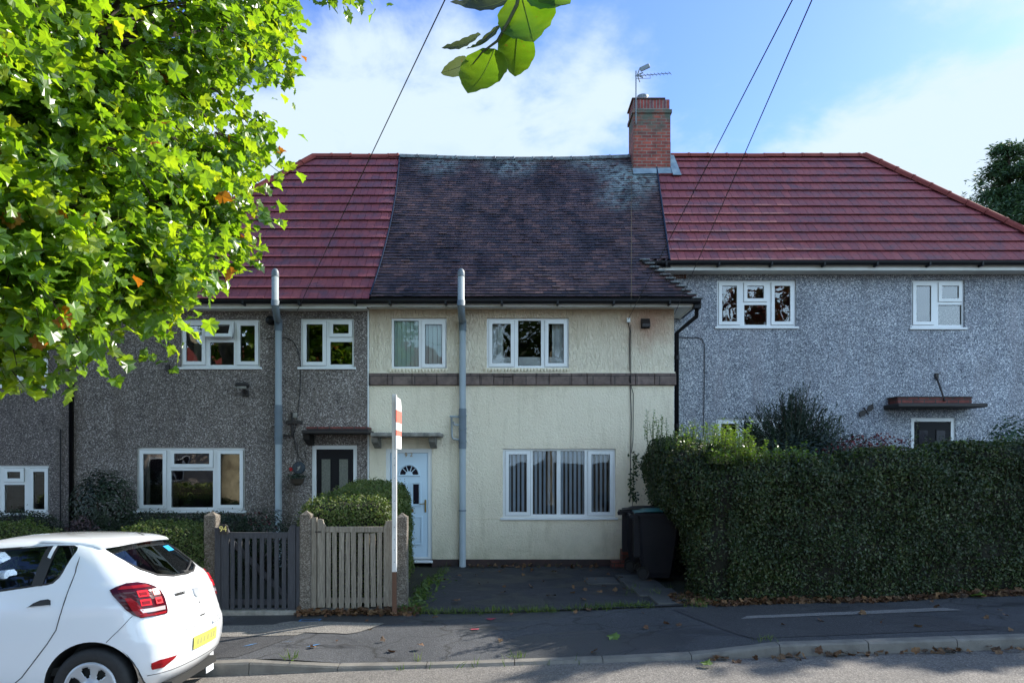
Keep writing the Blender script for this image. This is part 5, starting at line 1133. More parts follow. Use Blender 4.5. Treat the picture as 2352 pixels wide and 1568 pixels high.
# wheelie bins: local x from wheels (back) to front
def wheelie(label, loc, rz, lidmat):
    o = thing('wheelie_bin', label, 'bin', loc, 'wheelie bins beside the hedge'); off = Vector(loc); Rm = Matrix.Translation(off) @ Matrix.Rotation(rz, 4, 'Z')
    def tp(v): return Rm @ Vector(v)
    mb = MB(); rings = []
    for z, x0, x1, hw in ((.02, -.22, .20, .22), (.10, -.25, .22, .235), (.30, -.29, .25, .25), (.60, -.31, .29, .27), (.95, -.33, .33, .285), (1.02, -.34, .345, .29), (1.021, -.37, .375, .31), (1.06, -.37, .38, .31)):
        b = .04; rings.append([(x0, -hw + b, z), (x0 + b, -hw, z), (x1 - b, -hw, z), (x1, -hw + b, z), (x1, hw - b, z), (x1 - b, hw, z), (x0 + b, hw, z), (x0, hw - b, z)])
    for r0, r1 in zip(rings, rings[1:]): mb.add([tp(v) for v in r0 + r1], [(i, (i + 1) % 8, 8 + (i + 1) % 8, 8 + i) for i in range(8)])
    mb.add([tp(v) for v in rings[0]], [tuple(range(8))]); mb.build('bin_body', 'bin', o)
    mb = MB()
    for y in (-.2, -.05, .1): mb.box(-.40, -.30, y, y + .05, .35, 1.0, 0, Rm)
    mb.build('back_rib', 'bin', o)
    mb = MB(); mb.tube([tp((-.46, -.27, 1.03)), tp((-.46, .27, 1.03))], .018, 8); mb.box(-.47, -.34, -.28, -.24, .99, 1.05, 0, Rm); mb.box(-.47, -.34, .24, .28, .99, 1.05, 0, Rm); mb.build('handle', 'bin', o)
    mb = MB(); ys = np.linspace(-.315, .315, 9); xs = np.linspace(-.40, .40, 11)
    f = lambda x, y: 1.075 + .045 * (1 - (x / .42) ** 2) * (1 - .5 * (y / .33) ** 2) + (.02 if abs(y) < .18 and abs(x) < .25 else 0)
    mb.add([tp((x, y, f(x, y))) for x in xs for y in ys], [(i * 9 + j, (i + 1) * 9 + j, (i + 1) * 9 + j + 1, i * 9 + j + 1) for i in range(10) for j in range(8)])
    mb.build('lid', lidmat, o); mb = MB(); mb.box(-.405, .405, -.322, .322, 1.045, 1.074, 0, Rm); mb.build('lid_rim', 'bin', o)
    for y in (-.27, .23):
        w = MB(); w.lathe([(0, 0), (.06, 0), (.07, .01), (.1, .0), (.1, .045), (0, .045)], (0, 0, 0), 20, 0, Rm @ Matrix.Translation((-.26, y, .10)) @ Matrix.Rotation(R(-90), 4, 'X')); w.build('wheel', 'tyre', o)
    return o
b1x, b1y = X_(1512, 11.5), 11.55
wheelie('dark wheelie bin with green lid, nearest the pavement', (b1x, b1y, .045), R(-6), 'bin_lid')
wheelie('dark wheelie bin with dark lid, behind the green lidded one', (X_(1483, 12.3), 12.38, .03), R(-10), 'bin')

# ---------------------------------------------------------------- plane tree
def path(a, b, g, n=6, bend=.12, droop=0):
    a, b = Vector(a), Vector(b); L = (b - a).length; o = Vector((g.gauss(0, 1), g.gauss(0, 1), g.gauss(0, .5))) * bend * L; pts = []
    for i in range(n + 1): t = i / n; pts.append(a.lerp(b, t) + o * math.sin(math.pi * t) * .6 + Vector((0, 0, droop * L * math.sin(math.pi * t))))
    return pts
def tree(name, label, base, trunk_top, rad, blobs, limbs, leaf, lmat, tmpl, seed, per=36, group=None, bark='bark', dry=None, crad=.5, cat='tree', hang=.35, lspread=.75):
    g = random.Random(seed); gn = np.random.default_rng(seed); o = thing(name, label, cat, base, group); mb = MB()
    tp = path(base, trunk_top, g, 6, .03); mb.tube(tp, [rad * (1.25 - .5 * min(1, i / 6 + .2)) if i else rad * 1.45 for i in range(7)], 14); nodes = []
    for L in limbs:
        pts = path(trunk_top, L, g, 8, .08, .05); mb.tube(pts, [rad * .55 * (1 - .8 * i / 8) for i in range(9)], 8); nodes += pts[3:]
    cen = []
    for (c, r, k) in blobs:
        for _ in range(k):
            d = gn.normal(0, 1, 3); d /= np.linalg.norm(d); q = gn.uniform(.25, 1) ** .55; cen.append(Vector(np.array(c) + d * q * np.array(r)))
    PP, NN, DD = [], [], []; br = MB()
    for c in cen:
        n0 = min(nodes, key=lambda p: (p - c).length + max(0, p.z - c.z) * .3); pts = path(n0, c, g, 5, .10, .08); br.tube(pts, [max(.006, .028 * (1 - i / 6)) for i in range(6)], 5)
        dirn = (c - n0); dirn = dirn.normalized() if dirn.length > .01 else Vector((1, 0, 0))
        for s in range(4):
            v = Vector(gn.normal(0, .5, 3)) + dirn * .8 + Vector((0, 0, -.35)); e = c + v.normalized() * crad * g.uniform(.6, 1.2); br.tube([c - dirn * .1, (c + e) / 2 + Vector((0, 0, .05)), e], [.007, .005, .003], 4)
            for _ in range(per // 4):
                t = g.uniform(.05, 1.08); p = c.lerp(e, t) + Vector(gn.normal(0, crad * .20, 3)); PP.append(p); ow = Vector(gn.normal(0, .6, 3)) + v.normalized() * .5; DD.append((ow.x, ow.y, ow.z - hang * 2)); NN.append((ow.x * .5, ow.y * .5, 1.0))
    P, N, D = np.array(PP), np.array(NN), np.array(DD)
    if dry:
        m = gn.uniform(0, 1, len(P)) < dry; fo = leafcards('crown', P[~m], N[~m], leaf, lmat, o, tmpl, seed, lspread, .38, D[~m], .6); leafcards('withered_leaves', P[m], N[m], leaf, 'plane_leaf_dry', o, tmpl, seed + 1, lspread, .3, D[m], .6)
    else: leafcards('crown', P, N, leaf, lmat, o, tmpl, seed, lspread, .38, D, .6)
    mb.build('trunk', bark, o, True); br.build('branch', 'twig', o); return o
tree('plane_tree', 'large plane tree with bright green lobed leaves overhanging from the left', (-7.7, 7.75, -.3), (-7.5, 7.5, 3.6), .36,
     [((-4.9, 7.6, 8.3), (2.95, 2.6, 2.1), 112), ((-5.12, 7.4, 6.3), (2.35, 2.4, 1.3), 104), ((-5.2, 7.0, 5.05), (2.12, 2.2, 1.0), 96), ((-4.75, 6.5, 4.15), (1.55, 1.6, .60), 72), ((-5.0, 5.9, 3.52), (1.25, 1.0, .42), 44), ((-4.9, 5.0, 5.2), (1.3, 1.0, 1.7), 55), ((-4.4, 4.6, 3.6), (.8, .6, .6), 22), ((-6.0, 7, 10.2), (4.0, 3.2, 2.4), 45), ((-10.5, 7.2, 7.0), (3.2, 3.2, 3.2), 30)],
     [(-4.5, 7.2, 6.2), (-5.5, 5.0, 5.6), (-5.0, 7.6, 8.8), (-7.2, 7.4, 10.4), (-10.6, 7.2, 7.5), (-5.2, 6.4, 4.4), (-8, 9.8, 8)], .122, 'plane_leaf', PLANE, 51, 88, None, 'bark', .008, .62)
# trees on the near side of the road: what the windows reflect
tree('street_tree', 'dark leafy tree standing on the near side of the road', (1.6, -4.2, -.1), (1.7, -4.2, 3.2), .22, [((1.6, -4.4, 7.0), (3.2, 2.8, 2.6), 80), ((1.0, -3.6, 5.2), (2.8, 2.0, 1.0), 30)], [(0.2, -4, 6), (3, -4.5, 6.5), (1.5, -4, 8.5)], .30, 'far_leaf', LEAF4, 61, 44, 'trees across the road', 'bark', None, .8)
tree('street_tree', 'copper leaved tree standing furthest right across the road', (12.5, -5.5, .3), (12.5, -5.5, 3.4), .2, [((12.2, -5.5, 8.0), (2.6, 2.6, 3.4), 90)], [(11, -5.5, 7), (13.6, -5.5, 8), (12.3, -5.5, 10)], .30, 'red_leaf', LEAF4, 62, 44, 'trees across the road', 'bark', None, .8)
tree('street_tree', 'broad green tree standing furthest left across the road', (-9.5, -6, -.5), (-9.5, -6, 3.4), .25, [((-8.6, -6, 8.0), (4.0, 3.0, 3.4), 110)], [(-8, -6, 7), (-11, -6, 8), (-6.5, -6, 8)], .32, 'far_leaf', LEAF4, 63, 44, 'trees across the road', 'bark', None, .8)
# tall conifer behind the right house
def conifer(label, cx, cy, zt, Rm, n, leaf, seed, z0=2):
    cf = thing('conifer_tree', label, 'tree', (cx, cy, 0), 'tall conifers behind the right house'); g2 = np.random.default_rng(seed); PP, DD = [], []; tb = MB(); bb = MB()
    tb.tube([(cx, cy, 0), (cx + .05, cy, zt * .55), (cx, cy, zt)], [.28, .16, .02], 10)
    for i in range(n):
        z = z0 + (zt - z0) * g2.uniform(0, 1) ** .85; k = (zt + .2 - z) / (zt - z0 + .2); L = (.35 + Rm * k ** .8) * g2.uniform(.55, 1.12); a = g2.uniform(0, 2 * math.pi); d = np.array([math.cos(a), math.sin(a), .12]); p0 = np.array([cx, cy, z])
        pts = [p0 + d * L * t + np.array([0, 0, .25 * L * t - .42 * L * t * t]) for t in np.linspace(0, 1, 6)]
        if i % 2 == 0: bb.tube(pts, [.03, .025, .02, .014, .01, .005], 4)
        for t in g2.uniform(.15, 1.02, int((70 + 90 * L) * (.17 / leaf) ** 1.6)):
            p = p0 + d * L * t + np.array([0, 0, .25 * L * t - .42 * L * t * t]) + g2.normal(0, 1, 3) * np.array([.13, .13, .05]) * (1 + L * .35); PP.append(p); DD.append(d * 1.0 + np.array([0, 0, -.25]) + g2.normal(0, .5, 3))
    leafcards('crown', np.array(PP), [(0, 0, 1)] * len(PP), leaf, 'conifer', cf, (np.array([(0, 0, 0), (.4, .16, .04), (1, 0, -.08), (.4, -.16, .04)]), [(0, 1, 2, 3)]), seed + 1, .6, .35, np.array(DD), .2)
    tb.build('trunk', 'twig', cf); bb.build('branch', 'twig', cf)
conifer('tall green conifer rising behind the right end of the red roof', 18.2, 25.5, 13.4, 4.1, 340, .17, 71)
conifer('unseen shade-casting conifer closest to the right end of the blue grey house', 13.4, 15.6, 10.3, 1.5, 170, .3, 73, 1)  # from here an unseen row, placed and sized to shade the right-hand pavement
conifer('second unseen shade-casting conifer beyond the right end of the blue grey house', 16.2, 15.3, 10.3, 1.8, 150, .32, 75, 1)
conifer('third unseen shade-casting conifer beyond the right end of the blue grey house', 18.8, 15.2, 10.3, 1.9, 150, .32, 77, 1)
conifer('slim unseen conifer added for shade between the first and second conifers beyond the blue grey house', 14.8, 15.5, 10.2, 1.3, 120, .32, 81, 1)  # slim unseen trees added to close sunlit gaps in the row's shadow
conifer('slim unseen conifer added for shade between the second and third conifers beyond the blue grey house', 17.5, 15.3, 10.2, 1.3, 120, .32, 83, 1)
conifer('slim unseen conifer added for shade between the third and fourth conifers beyond the blue grey house', 20.1, 15.2, 10.2, 1.3, 120, .32, 85, 1)
conifer('fourth unseen shade-casting conifer beyond the right end of the blue grey house', 21.4, 15.1, 10.3, 1.9, 140, .32, 79, 1)

# ---------------------------------------------------------------- leafy twig hanging close overhead
tw_ = thing('hanging_twig', 'twig with broad green leaves hanging close overhead at top centre', 'branch', tuple(ray(1200, -160, 1.8)))
def rp(px, py, Y): return tuple(ray(px, py, Y))
mb = MB(); mb.tube([rp(1230, -420, 2.0), rp(1215, -200, 1.86), rp(1195, -30, 1.8), rp(1187, 12, 1.79), rp(1168, 50, 1.78), rp(1142, 95, 1.77), rp(1108, 120, 1.77), rp(1086, 148, 1.77)], [.010, .008, .0055, .005, .0045, .0035, .0025, .0015], 7); mb.build('stem', 'twig_green', tw_, True)
def bigleaf(base, tip, wfrac, Y0, Y1, mat, seed, roll=0, cup=.10):
    a, b = Vector(rp(*base, Y0)), Vector(rp(*tip, Y1)); L = (b - a).length; d = (b - a).normalized(); n0 = Vector((0, -1, 0)); side = d.cross(n0).normalized(); q = Matrix.Rotation(R(roll), 3, d); side = q @ side; nn = side.cross(d).normalized(); g = random.Random(seed)
    m = 14; k = 4; vs = []
    for i in range(m + 1):
        t = i / m; w_ = wfrac * L * (math.sin(math.pi * min(1, t ** .82)) ** .75 + .0) * .5 if 0 < t < 1 else 0
        for j in range(-k, k + 1):
            f = j / k; e = g.uniform(-.012, .012) * L if abs(j) == k and 0 < i < m else 0
            vs.append(a + d * (L * t) + side * (w_ * f + e) + nn * (cup * L * (f * f) * (w_ / (L * .5 + 1e-6)) - .10 * L * math.sin(math.pi * t) + .012 * L * math.sin(i * 2.2) * abs(f)))
    c = 2 * k + 1; mb = MB(); mb.add(vs, [(i * c + j, (i + 1) * c + j, (i + 1) * c + j + 1, i * c + j + 1) for i in range(m) for j in range(c - 1)])
    o = mb.build('leaf', mat, tw_, True); mr = MB(); mr.tube([vs[i * c + k] + nn * -.0006 for i in range(m + 1)], [.0011 * (1.2 - i / m) for i in range(m + 1)], 5); mr.build('midrib', 'vein', o); return o
def bl_mat(name, c1, c2, tr):
    nb = NB(name); s = nb.noise(9, 4, .6); c = nb.ramp(s, [(.35, c1), (.65, c2)]); c = nb.mix(nb.ramp(nb.noise(60, 2), [(.68, 0.0), (.74, .8)]), c, (.12, .08, .02)); nb.color(c); nb.rough(.4)
    t_ = nb.n('ShaderNodeBsdfTranslucent'); nb.l(nb.mix(1, c, tr, 'MULTIPLY'), t_.inputs[0]); mx = nb.n('ShaderNodeMixShader'); mx.inputs[0].default_value = .55; nb.l(nb.b.outputs[0], mx.inputs[1]); nb.l(t_.outputs[0], mx.inputs[2]); nb.l(mx.outputs[0], nb.o.inputs[0]); nb.bump(nb.noise(35, 4), .4, .002); return nb.m
M['leaf_near'] = bl_mat('near_leaf', (.06, .14, .012), (.11, .20, .015), (2.2, 2.1, .8)); M['leaf_shade'] = bl_mat('shaded_leaf', (.07, .09, .035), (.09, .11, .05), (.8, .9, .6)); M['vein'] = simple('leaf_vein', (.30, .34, .06), .5)  # shaded leaf: duller copy of the near leaf, shade put into its colour
bigleaf((1196, -18), (1226, 96), .78, 1.80, 1.72, 'leaf_near', 1, 10); bigleaf((1190, 60), (1183, 176), .66, 1.79, 1.76, 'leaf_near', 2, -8); bigleaf((1136, 112), (1074, 214), .74, 1.77, 1.72, 'leaf_near', 3, 12)
bigleaf((1206, 40), (1226, 84), .8, 1.82, 1.85, 'leaf_near', 4, 35); bigleaf((1218, -22), (1310, 8), .62, 1.8, 1.72, 'leaf_near', 5, -15)
bigleaf((1168, -2), (1034, 4), .40, 1.8, 1.74, 'leaf_shade', 6, 30); bigleaf((1146, 58), (1070, 112), .42, 1.77, 1.72, 'leaf_shade', 7, 50); bigleaf((1104, 78), (1014, 110), .38, 1.77, 1.80, 'leaf_shade', 8, 30); bigleaf((1078, 140), (1012, 168), .42, 1.77, 1.84, 'leaf_shade', 9, -20)

# ---------------------------------------------------------------- across the road (seen in the window reflections)
hedge('opposite_hedge', 'sunlit clipped hedge on the far side of the road', 'hedge', [(-20, -3.5, -3.6, -2.6, lambda x, y: -.4, lambda x, y: 1.0)], 500, .08, 'box_leaf', None, 81)
oh = thing('opposite_house', 'pale rendered house with white windows on the far side of the road', 'house', (-13, -10, 0))
mb = MB(); mb.box(-22, -2, -19, -12, -.5, 5.2); mb.build('wall', 'house_opp', oh)
mb = MB(); mb.prism([(-19.4, 5.2), (-11.6, 5.2), (-15.5, 9.2)], -22.4, -1.6, 0, Matrix.Rotation(R(-90), 4, 'Z') @ Matrix.Scale(-1, 4, (1, 0, 0))); mb.v = [(x, y, z) for x, y, z in mb.v]
mb = MB(); mb.add([(-22.4, -11.6, 5.2), (-1.6, -11.6, 5.2), (-1.6, -19.4, 5.2), (-22.4, -19.4, 5.2), (-19, -15.5, 9.0), (-5, -15.5, 9.0)], [(0, 1, 5, 4), (2, 3, 4, 5), (1, 2, 5), (3, 0, 4), (0, 3, 2, 1)]); mb.build('roof', 'red_ridge', oh)
for x in (-19, -14.8, -10.5, -6):
    for z in (.9, 3.4):
        mb = MB(); mb.plate(x - 1, x + 1, z, z + 1.3, [(x - .93, x - .35, z + .07, z + 1.23), (x - .28, x + .28, z + .07, z + 1.23), (x + .35, x + .93, z + .07, z + 1.23)], -11.9, -.05); wn = mb.build('window', 'upvc', oh)
        mb = MB(); mb.box(x - .98, x + .98, -11.99, -11.96, z + .02, z + 1.28); mb.build('pane', 'door_glass_dk', wn)
# ---------------------------------------------------------------- the white hatchback (local: x to the rear, y=-.83 towards the camera, origin on the ground under the rear axle)
def lerp_t(z, T): return float(np.interp(z, [t[0] for t in T], [t[1] for t in T]))
XR_T = [(.22, .42), (.28, .50), (.34, .555), (.45, .59), (.55, .60), (.64, .597), (.68, .575), (.74, .560), (.84, .53), (.95, .50), (1.03, .465), (1.08, .425), (1.13, .365), (1.2, .285), (1.3, .165), (1.37, .085), (1.41, .03), (1.44, -.04), (1.465, -.16), (1.485, -.36), (1.497, -.62)]
XF_T = [(.22, -3.2), (.30, -3.30), (.50, -3.36), (.65, -3.33), (.75, -3.25), (.85, -2.98), (.93, -2.6), (.98, -2.32), (1.0, -2.2), (1.1, -1.98), (1.2, -1.76), (1.3, -1.52), (1.38, -1.32), (1.43, -1.16), (1.465, -1.02), (1.485, -.92), (1.497, -.84)]
WT = [(.22, .72), (.28, .775), (.36, .81), (.45, .826), (.6, .835), (.75, .84), (.88, .838), (.96, .825), (1.03, .808), (1.1, .785), (1.2, .752), (1.3, .712), (1.37, .675), (1.41, .640), (1.44, .595), (1.465, .52), (1.485, .40), (1.497, .20)]
DXT = [0, .006, .022, .05, .095, .16, .25, .38, .6, 1.0]; YNT = [0, .25, .48, .66, .80, .885, .935, .965, .985, 1.0]
def surf_y(x, z):
    dx = lerp_t(z, XR_T) - x; return lerp_t(z, WT) * float(np.interp(dx, DXT, YNT))
def surf_x(y, z): return lerp_t(z, XR_T) - float(np.interp(min(1, abs(y) / lerp_t(z, WT)), YNT, DXT))
car = thing('white_car', 'white hatchback parked at the kerb, cut off by the left edge', 'car', (0, 0, 0))
def car_shell():
    zs = sorted(set([t[0] for t in XR_T] + [t[0] for t in WT] + [.25, .31, .4, .5, .7, .8, .9, 1.165, 1.25, 1.335, 1.45, 1.475])); rows = []
    for z in zs:
        xr, xf, w_ = lerp_t(z, XR_T), lerp_t(z, XF_T), lerp_t(z, WT); half = []
        L = xr - xf; k = min(1, L * .45)
        qs = np.concatenate([np.linspace(0, 9, 31)]); 
        for q in qs: half.append((xr - float(np.interp(q, range(10), DXT)) * k, w_ * float(np.interp(q, range(10), YNT))))
        a, b = xr - k, xf + k
        for t in np.linspace(0, 1, 14)[1:-1]: half.append((a + (b - a) * t, w_))
        for q in qs[::-1]: half.append((xf + float(np.interp(q, range(10), DXT)) * k, w_ * float(np.interp(q, range(10), YNT))))
        rows.append([(x, -y, z) for x, y in half] + [(x, y, z) for x, y in half[-2:0:-1]])
    n = len(rows[0]); v = [p for r in rows for p in r]; f = [(i * n + (j + 1) % n, i * n + j, (i + 1) * n + j, (i + 1) * n + (j + 1) % n) for i in range(len(rows) - 1) for j in range(n)]
    c = len(v); v.append((-.73, 0, 1.500)); f += [((len(rows) - 1) * n + j, c, (len(rows) - 1) * n + (j + 1) % n) for j in range(n)]
    return v, f
v, f = car_shell(); me = bpy.data.meshes.new('body'); me.from_pydata(v, [], f)
bm = bmesh.new(); bm.from_mesh(me); bmesh.ops.recalc_face_normals(bm, faces=bm.faces); 
if sum(fc.normal.z for fc in bm.faces if fc.calc_center_median().z > 1.45) < 0: bmesh.ops.reverse_faces(bm, faces=bm.faces)
for _ in range(2): bmesh.ops.smooth_vert(bm, verts=[vv for vv in bm.verts if vv.co.z > .25], factor=.35, use_axis_x=True, use_axis_y=True, use_axis_z=False)
bm.to_mesh(me); bm.free(); me.materials.append(M['car_paint']); me.materials.append(M['seal'])
me.polygons.foreach_set('use_smooth', [True] * len(me.polygons))
bo = bpy.data.objects.new('body', me); C.objects.link(bo)
sm = bo.modifiers.new('s', 'SOLIDIFY'); sm.thickness = .035; sm.offset = -1; sm.material_offset = 1; sm.material_offset_rim = 0
cut = []
def cutter(mb): o = mb.build('cut', 'seal'); cut.append(o); md = bo.modifiers.new('b', 'BOOLEAN'); md.operation = 'DIFFERENCE'; md.object = o; md.solver = 'EXACT'
def nfix(o):
    b = bmesh.new(); b.from_mesh(o.data); bmesh.ops.recalc_face_normals(b, faces=b.faces); b.to_mesh(o.data); b.free()
WIN = {'door': [(-.98, 1.395), (-.385, 1.415), (-.43, 1.115), (-.98, 1.055)], 'quarter': [(-.355, 1.415), (-.225, 1.41), (-.19, 1.395), (-.185, 1.37), (-.235, 1.25), (-.275, 1.17), (-.315, 1.13), (-.36, 1.12), (-.40, 1.115)], 'front': [(-1.04, 1.39), (-1.35, 1.355), (-1.62, 1.22), (-1.82, 1.08), (-1.80, 1.03), (-1.04, 1.05)]}
for k, poly in WIN.items():
    mb = MB(); mb.prism(poly, -1, 1); cutter(mb); nfix(cut[-1])
mb = MB(); rw_ = [(.56, 1.385), (.575, 1.36), (.565, 1.30), (.50, 1.185), (.40, 1.125), (.22, 1.095), (0, 1.088)]; RW = [(-y, z) for y, z in rw_] + [(y, z) for y, z in rw_[-2::-1]]
mb.add([(-.1, y, z) for y, z in RW] + [(.9, y, z) for y, z in RW], [tuple(range(len(RW))), tuple(range(2 * len(RW) - 1, len(RW) - 1, -1))] + [(i, (i + 1) % len(RW), len(RW) + (i + 1) % len(RW), len(RW) + i) for i in range(len(RW))]); cutter(mb); nfix(cut[-1])
fs_ = [(-.62, 1.40), (.62, 1.40), (.66, 1.12), (.70, 1.05), (-.70, 1.05), (-.66, 1.12)]; mb = MB(); mb.add([(-2.6, y, z) for y, z in fs_] + [(-1.15, y, z) for y, z in fs_], [tuple(range(6)), tuple(range(11, 5, -1))] + [(i, (i + 1) % 6, 6 + (i + 1) % 6, 6 + i) for i in range(6)]); cutter(mb); nfix(cut[-1])
for hx in (0, -2.59):
    for sgn in (-1, 1):
        mb = MB(); mb.tube([(hx, sgn * .60, .305), (hx, sgn * 1.0, .305)], .362, 48); cutter(mb); nfix(cut[-1])
        mb = MB(); mb.box(hx - .362, hx + .34, min(sgn * .6, sgn), max(sgn * .6, sgn), .05, .30); cutter(mb); nfix(cut[-1])
dg = bpy.context.evaluated_depsgraph_get(); nm = bpy.data.meshes.new_from_object(bo.evaluated_get(dg)); bo.modifiers.clear(); bo.data = nm; bo.parent = car
for o in cut: bpy.data.objects.remove(o)
bmx = bmesh.new(); bmx.from_mesh(nm)
for e in bmx.edges:
    if len(e.link_faces) == 2 and e.calc_face_angle(0) > R(38): e.smooth = False
bmx.to_mesh(nm); bmx.free()
WL[bo.as_pointer()] = (0, 0, 0)
def cb(mb, name, mat, parent=car, smooth=False): return mb.build(name, mat, parent, smooth)
# glazing
def side_poly(poly, off, name, mat, parent):
    for sgn in (-1, 1):
        zs = np.linspace(min(p[1] for p in poly), max(p[1] for p in poly), 9); rows = []
        for z in zs:
            z = clip(z, zs[0] + .001, zs[-1] - .001); xs = []
            for i in range(len(poly)):
                (ax, az), (bx, bz) = poly[i], poly[(i + 1) % len(poly)]
                if az != bz and min(az, bz) <= z <= max(az, bz): xs.append(ax + (bx - ax) * (z - az) / (bz - az))
            a, b = min(xs), max(xs); rows.append([(a + (b - a) * t, sgn * (surf_y(a + (b - a) * t, z) - off), z) for t in np.linspace(0, 1, 6)])
        mb = MB(); mb.add([p for r in rows for p in r], [(i * 6 + j, i * 6 + j + 1, (i + 1) * 6 + j + 1, (i + 1) * 6 + j) for i in range(8) for j in range(5)]); cb(mb, name, mat, parent, True)
def outline(poly, rr, off, name, mat):
    for sgn in (-1, 1):
        pts = []
        for i in range(len(poly)):
            (ax, az), (bx, bz) = poly[i], poly[(i + 1) % len(poly)]; n = max(1, int(math.hypot(bx - ax, bz - az) / .06))
            for k in range(n): x, z = ax + (bx - ax) * k / n, az + (bz - az) * k / n; pts.append((x, sgn * (surf_y(x, z) + off), z))
        pts.append(pts[0]); pts.append(pts[1]); mb = MB(); mb.tube(pts, rr, 6); cb(mb, name, mat, bo)
for k, poly in WIN.items():
    side_poly(poly, .012, 'side_window', 'car_glass', car); outline(poly, .010, -.004, 'window_rubber', 'seal')
side_poly([(-.425, 1.42), (-.340, 1.42), (-.385, 1.11), (-.470, 1.11)], -.008, 'window_pillar', 'seal', bo); side_poly([(-1.045, 1.40), (-.975, 1.40), (-.975, 1.05), (-1.045, 1.05)], -.008, 'window_pillar', 'seal', bo)
def yz_patch(poly, off, name, mat, parent=car, nz=9, smooth=True):
    zs = np.linspace(min(p[1] for p in poly) + .001, max(p[1] for p in poly) - .001, nz); rows = []
    for z in zs:
        ys = []
        for i in range(len(poly)):
            (ay, az), (by, bz) = poly[i], poly[(i + 1) % len(poly)]
            if az != bz and min(az, bz) <= z <= max(az, bz): ys.append(ay + (by - ay) * (z - az) / (bz - az))
        a, b = min(ys), max(ys); rows.append([(surf_x(a + (b - a) * t, z) + off, a + (b - a) * t, z) for t in np.linspace(0, 1, 13)])
    mb = MB(); mb.add([p for r in rows for p in r], [(i * 13 + j, i * 13 + j + 1, (i + 1) * 13 + j + 1, (i + 1) * 13 + j) for i in range(nz - 1) for j in range(12)]); return cb(mb, name, mat, parent, smooth)
rg = yz_patch(RW, -.006, 'rear_window', 'car_glass')
pts = [(surf_x(y, z) - .001, y, z) for y, z in RW] + [(surf_x(*RW[0]) - .001, *RW[0])]; mb = MB(); mb.tube(pts, .011, 6); cb(mb, 'window_rubber', 'seal', bo)
yz_patch([(-.05 + .28, 1.335), (.20 + .20, 1.335), (.20 + .20, 1.285), (-.05 + .28, 1.285)], .002, 'window_sticker', 'sticker', rg, 3)
mb = MB(); mb.add([(-1.17, -.55, 1.39), (-1.17, .55, 1.39), (-1.97, .64, 1.06), (-1.97, -.64, 1.06)], [(0, 1, 2, 3)]); cb(mb, 'windscreen', 'car_glass')
mb = MB(); p0 = (surf_x(.02, 1.11) + .02, .02, 1.10); mb.tube([p0, (surf_x(.2, 1.14) + .025, .2, 1.145), (surf_x(.38, 1.17) + .02, .38, 1.175)], .009, 6); mb.bev(p0[0] - .03, p0[0] + .015, -.03, .07, 1.075, 1.12, .008); cb(mb, 'rear_wiper', 'seal', rg)
# spoiler
mb = MB(); prof = [(-.40, 1.492, 1.470), (-.22, 1.482, 1.450), (-.08, 1.468, 1.425), (.03, 1.448, 1.405), (.085, 1.428, 1.392), (.10, 1.415, 1.395)]; ys = np.linspace(-1, 1, 15); top, bot = [], []
for y in ys:
    e = max(0, abs(y) - .75) / .25
    for (x, zt, zb2) in prof: top.append((x - .05 * y * y - .07 * e * e, y * .615 * (1 - .04 * (x + .4)), zt - .030 * y * y - .012 * e)); bot.append((x - .05 * y * y - .07 * e * e, y * .615 * (1 - .04 * (x + .4)), zb2 - .022 * y * y))
n = len(prof); k = len(top); fc = [(i * n + j, i * n + j + 1, (i + 1) * n + j + 1, (i + 1) * n + j) for i in range(14) for j in range(n - 1)]
fc2 = [tuple(k + q for q in reversed(t)) for t in fc]; fe = [(i * n + n - 1, k + i * n + n - 1, k + (i + 1) * n + n - 1, (i + 1) * n + n - 1) for i in range(14)] + [(j, k + j, k + j + 1, j + 1) for j in range(n - 1)] + [(14 * n + j, 14 * n + j + 1, k + 14 * n + j + 1, k + 14 * n + j) for j in range(n - 1)]
mb.add(top + bot, fc + fc2 + fe); spo = cb(mb, 'spoiler', 'car_paint', car, True)
mb = MB(); mb.bev(.03, .075, -.12, .12, 1.388, 1.400, .004); cb(mb, 'brake_light', 'red_lens', spo)
